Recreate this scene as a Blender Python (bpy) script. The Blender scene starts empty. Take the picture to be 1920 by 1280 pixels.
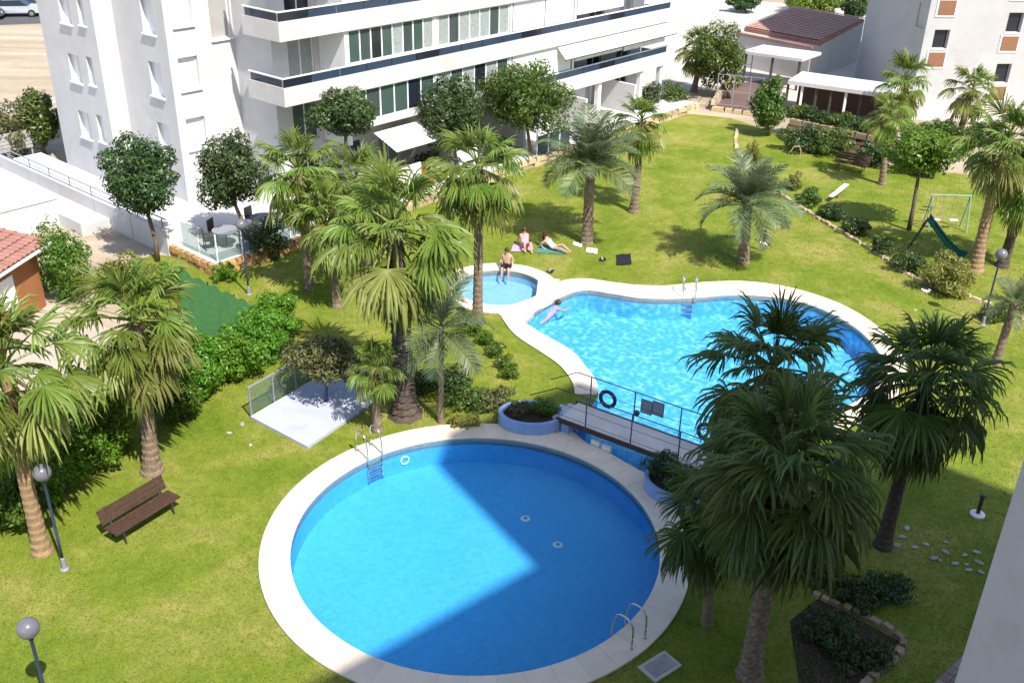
import bpy, bmesh, math, random
import numpy as np
from mathutils import Vector, Matrix
from mathutils.geometry import delaunay_2d_cdt

sc = bpy.context.scene
COL = sc.collection
PI = math.pi
# ------------------------------------------------------------------ camera
CAM_H, PITCH, FPX, ROLL = 17.0, math.radians(27.6), 1878.0, math.radians(1.36)
_F = np.array([0, math.cos(PITCH), -math.sin(PITCH)])
_R = np.array([1.0, 0, 0])
_U = np.cross(_R, _F)
_CR = _R * math.cos(ROLL) + _U * math.sin(ROLL)
_CU = -_R * math.sin(ROLL) + _U * math.cos(ROLL)
_CP = np.array([0, 0, CAM_H])
cam_data = bpy.data.cameras.new('camera')
cam_data.sensor_width = 36.0
cam_data.sensor_fit = 'HORIZONTAL'
cam_data.lens = 36.0 * FPX / 1920.0
cam_data.clip_start = 0.1
cam_data.clip_end = 3000
cam = bpy.data.objects.new('camera', cam_data)
COL.objects.link(cam)
cam.matrix_world = Matrix(((_CR[0], _CU[0], -_F[0], _CP[0]), (_CR[1], _CU[1], -_F[1], _CP[1]),
                           (_CR[2], _CU[2], -_F[2], _CP[2]), (0, 0, 0, 1)))
sc.camera = cam
# ------------------------------------------------------------------ sky and sun
SUN_EL = math.radians(53.5)
SUN_H = np.array([0.56, -0.83])            # horizontal direction towards the sun
SUN_H /= np.hypot(*SUN_H)
world = bpy.data.worlds.new('World')
sc.world = world
world.use_nodes = True
wn = world.node_tree
wn.nodes.clear()
sky = wn.nodes.new('ShaderNodeTexSky')
sky.sky_type = 'NISHITA'
sky.sun_disc = False
sky.sun_elevation = SUN_EL
sky.sun_rotation = math.atan2(SUN_H[0], SUN_H[1])
sky.air_density = 1.0
sky.dust_density = 1.0
bg = wn.nodes.new('ShaderNodeBackground')
bg.inputs['Strength'].default_value = 0.15
wo = wn.nodes.new('ShaderNodeOutputWorld')
wn.links.new(sky.outputs[0], bg.inputs[0])
wn.links.new(bg.outputs[0], wo.inputs[0])
sun_data = bpy.data.lights.new('sun', 'SUN')
sun_data.energy = 4.6
sun_data.angle = math.radians(0.53)
sun_data.color = (1.0, 0.955, 0.87)
sun = bpy.data.objects.new('sun', sun_data)
COL.objects.link(sun)
_sd = Vector((SUN_H[0] * math.cos(SUN_EL), SUN_H[1] * math.cos(SUN_EL), math.sin(SUN_EL)))
sun.rotation_euler = _sd.to_track_quat('Z', 'Y').to_euler()
sun.location = (30, -40, 60)
sc.view_settings.view_transform = 'Standard'
sc.view_settings.look = 'None'
sc.view_settings.gamma = 1.0
sc.view_settings.exposure = 0.74
sc.view_settings.use_curve_mapping = False
sc.render.engine = 'CYCLES'
sc.cycles.use_denoising = True
sc.cycles.max_bounces = 8
sc.cycles.transparent_max_bounces = 16
sc.cycles.sample_clamp_indirect = 6.0

# ------------------------------------------------------------------ pixel helpers (survey of the photograph)
def ray(px, py):
    u = (px - 960) / FPX
    v = (640 - py) / FPX
    return _F + u * _CR + v * _CU

def G(px, py, z=0.0):
    d = ray(px, py)
    t = (z - CAM_H) / d[2]
    p = _CP + t * d
    return np.array([p[0], p[1], z])

def GY(px, py, Y):
    d = ray(px, py)
    return _CP + d * (Y / d[1])

def depth(p):
    return float((np.asarray(p) - _CP) @ _F)

def PL(px, py, p0, u):
    """ray met with the vertical plane through p0 along u -> (distance along u, height)"""
    u = np.asarray(u[:2], float)
    nrm = np.array([u[1], -u[0]])
    d = ray(px, py)
    t = (np.asarray(p0[:2]) @ nrm) / (d[:2] @ nrm)
    p = _CP + t * d
    return (p[:2] - np.asarray(p0[:2])) @ u, p[2]

# ------------------------------------------------------------------ materials
MATS = {}

def _nt(name):
    m = bpy.data.materials.new(name)
    m.use_nodes = True
    nt = m.node_tree
    nt.nodes.clear()
    out = nt.nodes.new('ShaderNodeOutputMaterial')
    return m, nt, out

def _ramp(nt, fac, stops):
    r = nt.nodes.new('ShaderNodeValToRGB')
    while len(r.color_ramp.elements) < len(stops):
        r.color_ramp.elements.new(0.5)
    for e, (p, c) in zip(r.color_ramp.elements, stops):
        e.position = p
        e.color = (*c, 1)
    nt.links.new(fac, r.inputs[0])
    return r.outputs[0]

def _noise(nt, scale, detail=4, rough=0.6, coord='Object', vec=None, dist=0.0):
    n = nt.nodes.new('ShaderNodeTexNoise')
    n.inputs['Scale'].default_value = scale
    n.inputs['Detail'].default_value = detail
    n.inputs['Roughness'].default_value = rough
    n.inputs['Distortion'].default_value = dist
    if vec is None:
        tc = nt.nodes.new('ShaderNodeTexCoord')
        vec = tc.outputs[coord]
    nt.links.new(vec, n.inputs['Vector'])
    return n.outputs[0]

def _mix(nt, fac, a, b, blend='MIX'):
    m = nt.nodes.new('ShaderNodeMix')
    m.data_type = 'RGBA'
    m.blend_type = blend
    for sock, val in ((m.inputs[0], fac), (m.inputs[6], a), (m.inputs[7], b)):
        if hasattr(val, 'links'):
            nt.links.new(val, sock)
        else:
            sock.default_value = val if not isinstance(val, tuple) else (*val, 1)
    return m.outputs[2]

def _bump(nt, h, strength, dist=0.02):
    b = nt.nodes.new('ShaderNodeBump')
    b.inputs['Strength'].default_value = strength
    b.inputs['Distance'].default_value = dist
    nt.links.new(h, b.inputs['Height'])
    return b.outputs[0]

def mat(name, c1, c2=None, rough=0.6, scale=2.0, bump=0.0, bscale=25.0, spec=0.3, metal=0.0, stain=None, objrand=0.0):
    m, nt, out = _nt(name)
    p = nt.nodes.new('ShaderNodeBsdfPrincipled')
    p.inputs['Roughness'].default_value = rough
    p.inputs['Metallic'].default_value = metal
    p.inputs['Specular IOR Level'].default_value = spec
    if c2 is None:
        c2 = tuple(c * 0.82 for c in c1)
    n = _noise(nt, scale, 6, 0.65)
    col = _ramp(nt, n, [(0.3, c2), (0.68, c1)])
    if stain:
        n2 = _noise(nt, stain[1], 5, 0.7, dist=0.6)
        f = _ramp(nt, n2, [(0.55, (0, 0, 0)), (0.8, (1, 1, 1))])
        col = _mix(nt, f, col, stain[0])
    if objrand:
        oi = nt.nodes.new('ShaderNodeObjectInfo')
        hs = nt.nodes.new('ShaderNodeHueSaturation')
        mr = nt.nodes.new('ShaderNodeMapRange')
        mr.inputs['To Min'].default_value = 1 - objrand
        mr.inputs['To Max'].default_value = 1 + objrand
        nt.links.new(oi.outputs['Random'], mr.inputs[0])
        nt.links.new(mr.outputs[0], hs.inputs['Value'])
        nt.links.new(col, hs.inputs['Color'])
        col = hs.outputs[0]
    nt.links.new(col, p.inputs['Base Color'])
    if bump:
        nt.links.new(_bump(nt, _noise(nt, bscale, 5, 0.7), bump), p.inputs['Normal'])
    nt.links.new(p.outputs[0], out.inputs[0])
    MATS[name] = m
    return m

def leafmat(name, c1, c2, trans=0.35, rough=0.45, objrand=0.18, hue=0.02, c3=None):
    m, nt, out = _nt(name)
    geo = nt.nodes.new('ShaderNodeNewGeometry')
    oi = nt.nodes.new('ShaderNodeObjectInfo')
    stops = [(0.0, c1), (0.9, c2)] if c3 is None else [(0.0, c1), (0.75, c2), (1.0, c3)]
    col = _ramp(nt, geo.outputs['Random Per Island'], stops)
    hs = nt.nodes.new('ShaderNodeHueSaturation')
    mr = nt.nodes.new('ShaderNodeMapRange')
    mr.inputs['To Min'].default_value = 1 - objrand
    mr.inputs['To Max'].default_value = 1 + objrand
    nt.links.new(oi.outputs['Random'], mr.inputs[0])
    nt.links.new(mr.outputs[0], hs.inputs['Value'])
    mh = nt.nodes.new('ShaderNodeMapRange')
    mh.inputs['To Min'].default_value = 0.5 - hue
    mh.inputs['To Max'].default_value = 0.5 + hue
    nt.links.new(oi.outputs['Random'], mh.inputs[0])
    nt.links.new(mh.outputs[0], hs.inputs['Hue'])
    nt.links.new(col, hs.inputs['Color'])
    p = nt.nodes.new('ShaderNodeBsdfPrincipled')
    p.inputs['Roughness'].default_value = rough
    p.inputs['Specular IOR Level'].default_value = 0.35
    nt.links.new(hs.outputs[0], p.inputs['Base Color'])
    t = nt.nodes.new('ShaderNodeBsdfTranslucent')
    br = nt.nodes.new('ShaderNodeHueSaturation')
    br.inputs['Value'].default_value = 1.5
    br.inputs['Hue'].default_value = 0.48
    nt.links.new(hs.outputs[0], br.inputs['Color'])
    nt.links.new(br.outputs[0], t.inputs['Color'])
    mx = nt.nodes.new('ShaderNodeMixShader')
    mx.inputs[0].default_value = trans
    nt.links.new(p.outputs[0], mx.inputs[1])
    nt.links.new(t.outputs[0], mx.inputs[2])
    nt.links.new(mx.outputs[0], out.inputs[0])
    MATS[name] = m
    return m

def lawnmat(name):
    m, nt, out = _nt(name)
    p = nt.nodes.new('ShaderNodeBsdfPrincipled')
    p.inputs['Roughness'].default_value = 0.75
    p.inputs['Specular IOR Level'].default_value = 0.15
    n1 = _noise(nt, 0.35, 5, 0.62, dist=0.4)
    base = _ramp(nt, n1, [(0.32, (0.115, 0.175, 0.014)), (0.48, (0.172, 0.215, 0.024)), (0.64, (0.275, 0.258, 0.068))])
    n2 = _noise(nt, 2.2, 6, 0.7, dist=0.8)
    f2 = _ramp(nt, n2, [(0.33, (0.68, 0.74, 0.56)), (0.67, (1.16, 1.08, 1.12))])
    base = _mix(nt, 0.9, base, f2, 'MULTIPLY')
    n3 = _noise(nt, 38.0, 4, 0.8)
    f3 = _ramp(nt, n3, [(0.3, (0.84, 0.86, 0.80)), (0.7, (1.1, 1.1, 1.06))])
    base = _mix(nt, 0.75, base, f3, 'MULTIPLY')
    nt.links.new(base, p.inputs['Base Color'])
    nt.links.new(_bump(nt, _noise(nt, 55.0, 4, 0.8), 0.5, 0.03), p.inputs['Normal'])
    nt.links.new(p.outputs[0], out.inputs[0])
    MATS[name] = m

def watermat(name, tint, scale, strength, dist):
    m, nt, out = _nt(name)
    tc = nt.nodes.new('ShaderNodeTexCoord')
    n = _noise(nt, scale, 3, 0.5, vec=tc.outputs['Object'], dist=0.8)
    nb = _bump(nt, n, strength, dist)
    fr = nt.nodes.new('ShaderNodeFresnel')
    fr.inputs['IOR'].default_value = 1.33
    nt.links.new(nb, fr.inputs['Normal'])
    t = nt.nodes.new('ShaderNodeBsdfTransparent')
    t.inputs[0].default_value = (*tint, 1)
    g = nt.nodes.new('ShaderNodeBsdfGlossy')
    g.inputs['Roughness'].default_value = 0.03
    nt.links.new(nb, g.inputs['Normal'])
    mx = nt.nodes.new('ShaderNodeMixShader')
    nt.links.new(fr.outputs[0], mx.inputs[0])
    nt.links.new(t.outputs[0], mx.inputs[1])
    nt.links.new(g.outputs[0], mx.inputs[2])
    nt.links.new(mx.outputs[0], out.inputs[0])
    MATS[name] = m

def tilemat(name, c1, c2, c3, s, distort=0.0):
    """glazed pool mosaic of mixed blues; distort paints a network of caustic light into it"""
    m, nt, out = _nt(name)
    tc = nt.nodes.new('ShaderNodeTexCoord')
    vec = tc.outputs['Object']
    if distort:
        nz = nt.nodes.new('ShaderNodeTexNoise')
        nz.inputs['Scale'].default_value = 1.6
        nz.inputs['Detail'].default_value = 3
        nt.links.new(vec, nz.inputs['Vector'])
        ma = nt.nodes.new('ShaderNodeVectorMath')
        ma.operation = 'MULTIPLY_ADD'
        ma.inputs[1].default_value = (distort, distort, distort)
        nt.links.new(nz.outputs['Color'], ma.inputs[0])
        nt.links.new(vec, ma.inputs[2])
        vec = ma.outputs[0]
    v = nt.nodes.new('ShaderNodeTexVoronoi')
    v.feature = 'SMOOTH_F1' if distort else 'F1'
    v.inputs['Scale'].default_value = s
    nt.links.new(vec, v.inputs['Vector'])
    n = _noise(nt, 0.5, 3, 0.5)
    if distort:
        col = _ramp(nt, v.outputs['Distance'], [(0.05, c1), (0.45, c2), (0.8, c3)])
    else:
        sep = nt.nodes.new('ShaderNodeSeparateColor')
        nt.links.new(v.outputs['Color'], sep.inputs[0])
        col = _ramp(nt, sep.outputs[0], [(0.0, c1), (0.5, c2), (1.0, c3)])
    col = _mix(nt, 0.5, col, _ramp(nt, n, [(0.3, (0.85, 0.93, 0.96)), (0.7, (1.1, 1.05, 1.03))]), 'MULTIPLY')
    p = nt.nodes.new('ShaderNodeBsdfPrincipled')
    p.inputs['Roughness'].default_value = 0.5
    nt.links.new(col, p.inputs['Base Color'])
    nt.links.new(p.outputs[0], out.inputs[0])
    MATS[name] = m

def glassmat(name, col, rough=0.05, alpha=0.0, tint=(0.9, 0.95, 0.95)):
    m, nt, out = _nt(name)
    p = nt.nodes.new('ShaderNodeBsdfPrincipled')
    p.inputs['Base Color'].default_value = (*col, 1)
    p.inputs['Roughness'].default_value = rough
    p.inputs['Specular IOR Level'].default_value = 0.45
    if alpha:
        t = nt.nodes.new('ShaderNodeBsdfTransparent')
        t.inputs[0].default_value = (*tint, 1)
        mx = nt.nodes.new('ShaderNodeMixShader')
        mx.inputs[0].default_value = alpha
        nt.links.new(p.outputs[0], mx.inputs[1])
        nt.links.new(t.outputs[0], mx.inputs[2])
        nt.links.new(mx.outputs[0], out.inputs[0])
    else:
        nt.links.new(p.outputs[0], out.inputs[0])
    MATS[name] = m

lawnmat('lawn')
def sandmat(name):
    m, nt, out = _nt(name)
    p = nt.nodes.new('ShaderNodeBsdfPrincipled'); p.inputs['Roughness'].default_value = 0.95; p.inputs['Specular IOR Level'].default_value = 0.1
    tc = nt.nodes.new('ShaderNodeTexCoord'); mp = nt.nodes.new('ShaderNodeMapping')
    mp.inputs['Rotation'].default_value = (0, 0, 0.15); mp.inputs['Scale'].default_value = (0.05, 0.5, 1)
    nt.links.new(tc.outputs['Object'], mp.inputs['Vector'])
    st = _noise(nt, 1.0, 6, 0.6, vec=mp.outputs[0], dist=0.4)
    c = _ramp(nt, st, [(0.3, (0.30, 0.235, 0.165)), (0.5, (0.38, 0.305, 0.22)), (0.7, (0.46, 0.40, 0.31))])
    c = _mix(nt, 0.6, c, _ramp(nt, _noise(nt, 0.9, 6, 0.7), [(0.3, (0.8, 0.8, 0.78)), (0.7, (1.1, 1.1, 1.1))]), 'MULTIPLY')
    nt.links.new(c, p.inputs['Base Color'])
    nt.links.new(_bump(nt, _noise(nt, 6, 5, 0.7), 0.5, 0.05), p.inputs['Normal'])
    nt.links.new(p.outputs[0], out.inputs[0]); MATS[name] = m
sandmat('sand')
mat('white_wall', (0.58, 0.57, 0.565), (0.51, 0.50, 0.495), 0.8, 0.7, 0.15, 60, stain=((0.45, 0.435, 0.415), 0.5))
mat('white_paint', (0.80, 0.80, 0.79), (0.74, 0.74, 0.74), 0.55, 1.5)
mat('parapet_white', (0.62, 0.58, 0.55), (0.54, 0.50, 0.47), 0.8, 1.2, 0.15, 60, stain=((0.50, 0.44, 0.39), 0.9))
mat('grey_wall', (0.40, 0.38, 0.36), (0.34, 0.32, 0.30), 0.8, 0.9, 0.1, 40)
mat('tower_wall', (0.47, 0.46, 0.45), (0.41, 0.40, 0.39), 0.85, 0.4, 0.15, 50, stain=((0.36, 0.34, 0.32), 0.6))
mat('shutter_white', (0.78, 0.78, 0.78), (0.70, 0.70, 0.71), 0.6, 2)
mat('coping', (0.78, 0.66, 0.52), (0.67, 0.55, 0.42), 0.75, 1.3, 0.25, 50, objrand=0.03, stain=((0.58, 0.47, 0.36), 0.9))
mat('joint', (0.56, 0.47, 0.37), (0.48, 0.40, 0.31), 0.9, 3)
mat('paving', (0.58, 0.56, 0.56), (0.48, 0.47, 0.47), 0.8, 0.8, 0.1, 30, stain=((0.52, 0.5, 0.48), 0.7))
mat('slab', (0.44, 0.46, 0.56), (0.38, 0.40, 0.49), 0.8, 1.6, 0.15, 40, stain=((0.30, 0.30, 0.33), 0.8))
mat('sand_plain', (0.40, 0.32, 0.23), (0.31, 0.24, 0.165), 0.95, 0.12, 0.5, 4, stain=((0.47, 0.41, 0.32), 0.07))
mat('beige_terrace', (0.46, 0.38, 0.32), (0.38, 0.31, 0.25), 0.85, 0.8, 0.15, 20)
mat('plaza', (0.52, 0.47, 0.42), (0.44, 0.39, 0.34), 0.85, 0.3, 0.1, 20)
mat('brown_court', (0.16, 0.10, 0.085), (0.11, 0.07, 0.06), 0.85, 0.6)
mat('orange_stone', (0.50, 0.29, 0.11), (0.34, 0.19, 0.08), 0.9, 3, 0.5, 12, objrand=0.25)
mat('tan_stone', (0.52, 0.40, 0.25), (0.38, 0.28, 0.17), 0.9, 4, 0.5, 12, objrand=0.25)
mat('rock', (0.36, 0.26, 0.17), (0.22, 0.15, 0.10), 0.9, 4, 0.6, 9, objrand=0.3)
mat('white_stone', (0.40, 0.40, 0.38), (0.27, 0.27, 0.255), 0.85, 5, 0.4, 14, objrand=0.2)
mat('brick_paver', (0.30, 0.22, 0.18), (0.22, 0.16, 0.13), 0.85, 4, 0.2, 30, objrand=0.2)
mat('brick', (0.27, 0.135, 0.075), (0.21, 0.10, 0.055), 0.85, 8, 0.3, 30)
mat('terracotta', (0.36, 0.18, 0.14), (0.28, 0.13, 0.10), 0.85, 1.5, 0.2, 20, stain=((0.25, 0.12, 0.09), 1.2))
mat('roof_far', (0.50, 0.29, 0.23), (0.42, 0.23, 0.18), 0.85, 1.2, stain=((0.36, 0.2, 0.16), 1.0))
mat('orange_wall', (0.36, 0.15, 0.06), (0.29, 0.115, 0.045), 0.8, 1)
mat('bark_palm', (0.28, 0.205, 0.145), (0.12, 0.085, 0.06), 0.95, 7, 0.7, 18)
mat('bark_dark', (0.115, 0.085, 0.07), (0.055, 0.04, 0.035), 0.95, 6, 0.7, 18)
mat('bark_base', (0.36, 0.24, 0.13), (0.24, 0.15, 0.09), 0.95, 5, 0.7, 20)
mat('bark_tree', (0.20, 0.15, 0.11), (0.11, 0.08, 0.06), 0.95, 6, 0.6, 15)
mat('bench_wood', (0.085, 0.045, 0.030), (0.045, 0.025, 0.018), 0.55, 9, 0.2, 40)
mat('dark_metal', (0.05, 0.045, 0.045), None, 0.45, 3, spec=0.5)
mat('blue_pole', (0.045, 0.065, 0.17), (0.03, 0.045, 0.12), 0.4, 2, spec=0.5)
mat('lamp_globe', (0.16, 0.16, 0.18), (0.12, 0.12, 0.135), 0.22, 2, spec=0.6)
mat('steel', (0.62, 0.62, 0.62), None, 0.25, 2, metal=0.9)
mat('blue_tile_wall', (0.26, 0.38, 0.62), (0.20, 0.31, 0.55), 0.5, 5)
mat('navy_plastic', (0.02, 0.03, 0.075), None, 0.45, 3)
mat('sign_grey', (0.28, 0.28, 0.33), (0.22, 0.22, 0.27), 0.5, 6)
mat('green_net', (0.03, 0.105, 0.02), (0.02, 0.07, 0.025), 0.85, 9, 0.3, 40)
mat('slide_green', (0.02, 0.13, 0.11), (0.015, 0.1, 0.085), 0.4, 3)
mat('pale_green', (0.25, 0.38, 0.30), None, 0.5, 3)
mat('awning', (0.74, 0.72, 0.70), (0.66, 0.64, 0.62), 0.8, 3)
mat('curtain', (0.34, 0.37, 0.36), (0.22, 0.25, 0.24), 0.8, 6)
mat('orange_cloth', (0.35, 0.10, 0.02), None, 0.8, 3)
mat('skin', (0.55, 0.32, 0.22), (0.48, 0.27, 0.18), 0.5, 6)
mat('hair', (0.07, 0.035, 0.02), None, 0.6, 9)
mat('cloth_black', (0.012, 0.012, 0.02), None, 0.8, 4)
mat('cloth_pink', (0.62, 0.36, 0.50), (0.5, 0.26, 0.42), 0.8, 6)
mat('cloth_purple', (0.16, 0.06, 0.22), None, 0.8, 5)
mat('cloth_teal', (0.08, 0.24, 0.20), (0.05, 0.16, 0.14), 0.85, 6)
mat('cloth_white', (0.72, 0.74, 0.70), None, 0.8, 5)
mat('cloth_brown', (0.20, 0.09, 0.035), None, 0.8, 5)
mat('asphalt', (0.10, 0.10, 0.10), (0.07, 0.07, 0.07), 0.9, 2)
mat('car_silver', (0.50, 0.52, 0.54), None, 0.3, 1, spec=0.6, metal=0.3)
mat('car_dark', (0.05, 0.055, 0.07), None, 0.3, 1, spec=0.6)
mat('tyre', (0.02, 0.02, 0.02), None, 0.8)
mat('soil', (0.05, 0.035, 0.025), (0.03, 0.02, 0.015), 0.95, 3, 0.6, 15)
mat('solar', (0.06, 0.075, 0.12), None, 0.3, 4, spec=0.6)
glassmat('dark_glass', (0.015, 0.02, 0.03))
glassmat('rail_glass', (0.035, 0.06, 0.10), 0.08, 0.18, (0.35, 0.45, 0.6))
glassmat('green_glass', (0.05, 0.085, 0.075), 0.06)
glassmat('clear_glass', (0.16, 0.20, 0.20), 0.05, 0.8, (0.86, 0.93, 0.91))
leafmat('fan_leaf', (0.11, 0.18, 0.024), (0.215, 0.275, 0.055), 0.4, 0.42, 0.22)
leafmat('fan_leaf_old', (0.235, 0.27, 0.065), (0.36, 0.365, 0.13), 0.4, 0.5, 0.2)
leafmat('fan_leaf_dead', (0.30, 0.21, 0.11), (0.22, 0.14, 0.07), 0.25, 0.7, 0.25)
leafmat('fan_leaf_shaded', (0.055, 0.10, 0.018), (0.115, 0.165, 0.034), 0.35, 0.4, 0.25)  # darker copy of fan_leaf: shade put into the leaf colour
leafmat('feather_leaf', (0.085, 0.125, 0.055), (0.17, 0.205, 0.10), 0.3, 0.4, 0.2)
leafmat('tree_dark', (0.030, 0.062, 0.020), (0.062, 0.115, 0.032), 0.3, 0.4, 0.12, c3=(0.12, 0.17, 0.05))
leafmat('tree_mid', (0.050, 0.095, 0.018), (0.11, 0.175, 0.032), 0.35, 0.4, 0.12, c3=(0.18, 0.23, 0.06))
leafmat('tree_bright', (0.085, 0.165, 0.018), (0.17, 0.27, 0.035), 0.4, 0.4, 0.12)
leafmat('hedge_bright', (0.075, 0.18, 0.014), (0.17, 0.31, 0.032), 0.4, 0.35, 0.12)
leafmat('hedge_dark', (0.055, 0.125, 0.014), (0.125, 0.22, 0.026), 0.35, 0.35, 0.15)
leafmat('olive', (0.085, 0.095, 0.035), (0.16, 0.165, 0.06), 0.3, 0.5, 0.12)
leafmat('yellow_shrub', (0.16, 0.19, 0.03), (0.26, 0.26, 0.07), 0.35, 0.5, 0.12)
leafmat('grass_blade', (0.13, 0.195, 0.016), (0.20, 0.245, 0.034), 0.35, 0.7, 0.05, 0.0, c3=(0.25, 0.265, 0.065))
leafmat('grass_shade', (0.13, 0.20, 0.018), (0.24, 0.29, 0.045), 0.4, 0.6, 0.05, 0.0)
tilemat('pool_tile', (0.065, 0.365, 0.66), (0.072, 0.39, 0.69), (0.085, 0.415, 0.72), 9.0)
tilemat('main_tile_painted_caustics', (0.05, 0.32, 0.60), (0.09, 0.41, 0.68), (0.30, 0.62, 0.78), 5.6, 0.42)  # rippling caustic light painted into the mosaic colour
tilemat('kids_tile', (0.26, 0.42, 0.60), (0.28, 0.45, 0.62), (0.31, 0.48, 0.64), 9.0)
watermat('water_calm', (0.78, 0.94, 0.985), 2.6, 0.6, 0.04)
watermat('water_rippled', (0.80, 0.93, 0.985), 2.6, 0.7, 0.06)

# ------------------------------------------------------------------ mesh helpers
class MB:
    def __init__(self):
        self.v, self.f = [], []

    def add(self, vs, fs):
        o = len(self.v)
        self.v += [tuple(map(float, p)) for p in vs]
        self.f += [tuple(i + o for i in f) for f in fs]
        return self

    def boxb(self, x0, x1, y0, y1, z0, z1):
        return self.add([(x0, y0, z0), (x1, y0, z0), (x1, y1, z0), (x0, y1, z0), (x0, y0, z1), (x1, y0, z1), (x1, y1, z1), (x0, y1, z1)],
                        [(0, 3, 2, 1), (4, 5, 6, 7), (0, 1, 5, 4), (1, 2, 6, 5), (2, 3, 7, 6), (3, 0, 4, 7)])

    def obox(self, a, b, w, z0, z1, side=0.0):
        """box along the plan line a-b, width w, shifted sideways by side"""
        a = np.array(a[:2], float); b = np.array(b[:2], float)
        d = (b - a) / np.hypot(*(b - a)); nn = np.array([-d[1], d[0]])
        q = [a + nn * (side - w / 2), b + nn * (side - w / 2), b + nn * (side + w / 2), a + nn * (side + w / 2)]
        return self.prism(q, z0, z1)

    def prism(self, poly, z0, z1):
        n = len(poly)
        z0 = [z0] * n if np.isscalar(z0) else z0
        z1 = [z1] * n if np.isscalar(z1) else z1
        ar = sum(poly[i][0] * poly[(i + 1) % n][1] - poly[(i + 1) % n][0] * poly[i][1] for i in range(n))
        idx = list(range(n)) if ar > 0 else list(range(n))[::-1]
        vs = [(poly[i][0], poly[i][1], z0[i]) for i in idx] + [(poly[i][0], poly[i][1], z1[i]) for i in idx]
        fs = [tuple(range(n))[::-1], tuple(range(n, 2 * n))]
        fs += [(i, (i + 1) % n, n + (i + 1) % n, n + i) for i in range(n)]
        return self.add(vs, fs)

    def tube(self, pts, r, seg=8, cap=True):
        pts = [np.array(p, float) for p in pts]
        rs = [r] * len(pts) if np.isscalar(r) else r
        vs, fs = [], []
        up = np.array([0.0, 0, 1]) if abs((pts[-1] - pts[0])[2]) < 0.9 * np.linalg.norm(pts[-1] - pts[0]) else np.array([1.0, 0, 0])
        for i, p in enumerate(pts):
            t = pts[min(i + 1, len(pts) - 1)] - pts[max(i - 1, 0)]
            t = t / (np.linalg.norm(t) + 1e-9)
            x = np.cross(up, t); x /= (np.linalg.norm(x) + 1e-9)
            y = np.cross(t, x)
            for k in range(seg):
                a = 2 * PI * k / seg
                vs.append(p + rs[i] * (math.cos(a) * x + math.sin(a) * y))
        for i in range(len(pts) - 1):
            for k in range(seg):
                k2 = (k + 1) % seg
                fs.append((i * seg + k, i * seg + k2, (i + 1) * seg + k2, (i + 1) * seg + k))
        if cap:
            fs.append(tuple(range(seg))[::-1])
            fs.append(tuple((len(pts) - 1) * seg + k for k in range(seg)))
        return self.add(vs, fs)

    def lathe(self, prof, seg=16, c=(0, 0, 0)):
        vs, fs = [], []
        for (r, z) in prof:
            for k in range(seg):
                a = 2 * PI * k / seg
                vs.append((c[0] + r * math.cos(a), c[1] + r * math.sin(a), c[2] + z))
        for i in range(len(prof) - 1):
            for k in range(seg):
                k2 = (k + 1) % seg
                fs.append((i * seg + k, i * seg + k2, (i + 1) * seg + k2, (i + 1) * seg + k))
        fs.append(tuple(range(seg))[::-1])
        fs.append(tuple((len(prof) - 1) * seg + k for k in range(seg)))
        return self.add(vs, fs)

    def torus(self, c, ax, R, r, n=24, m=8):
        ax = np.array(ax, float); ax /= np.linalg.norm(ax)
        x = np.cross(ax, [0, 0, 1.0]); x /= np.linalg.norm(x); y = np.cross(ax, x)
        vs, fs = [], []
        for i in range(n):
            a = 2 * PI * i / n; d = math.cos(a) * x + math.sin(a) * y
            for k in range(m):
                b = 2 * PI * k / m
                vs.append(np.array(c) + d * (R + r * math.cos(b)) + ax * r * math.sin(b))
        for i in range(n):
            for k in range(m):
                fs.append((i * m + k, ((i + 1) % n) * m + k, ((i + 1) % n) * m + (k + 1) % m, i * m + (k + 1) % m))
        return self.add(vs, fs)

    def mesh(self, name, m, smooth=False):
        me = bpy.data.meshes.new(name)
        me.from_pydata(self.v, [], self.f)
        if m:
            me.materials.append(MATS[m])
        if smooth:
            me.polygons.foreach_set('use_smooth', [True] * len(me.polygons))
        me.update()
        return me

    def build(self, name, m, parent=None, smooth=False, loc=None):
        return link(name, self.mesh(name, m, smooth), parent, loc)

def link(name, me, parent=None, loc=None):
    o = bpy.data.objects.new(name, me)
    COL.objects.link(o)
    if parent is not None:
        o.parent = parent
    if loc is not None:
        o.location = loc
    return o

def tag(o, label=None, cat=None, group=None, kind=None):
    if label: o['label'] = label
    if cat: o['category'] = cat
    if group: o['group'] = group
    if kind: o['kind'] = kind
    return o

def empty(name, loc=(0, 0, 0), rz=0.0, **k):
    o = bpy.data.objects.new(name, None)
    o.empty_display_size = 0.3
    COL.objects.link(o)
    o.location = tuple(float(c) for c in loc)
    o.rotation_euler = (0, 0, rz)
    return tag(o, **k)

def fast_quads(name, V, m, tri=False):
    """V: (n, 4, 3) array of separate quads"""
    k = V.shape[1]
    n = V.shape[0]
    me = bpy.data.meshes.new(name)
    me.vertices.add(n * k)
    me.vertices.foreach_set('co', V.reshape(-1).astype(np.float32))
    me.loops.add(n * k)
    me.loops.foreach_set('vertex_index', np.arange(n * k, dtype=np.int32))
    me.polygons.add(n)
    me.polygons.foreach_set('loop_start', np.arange(0, n * k, k, dtype=np.int32))
    me.polygons.foreach_set('loop_total', np.full(n, k, dtype=np.int32))
    me.materials.append(MATS[m])
    me.update(calc_edges=True)
    return me

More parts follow.
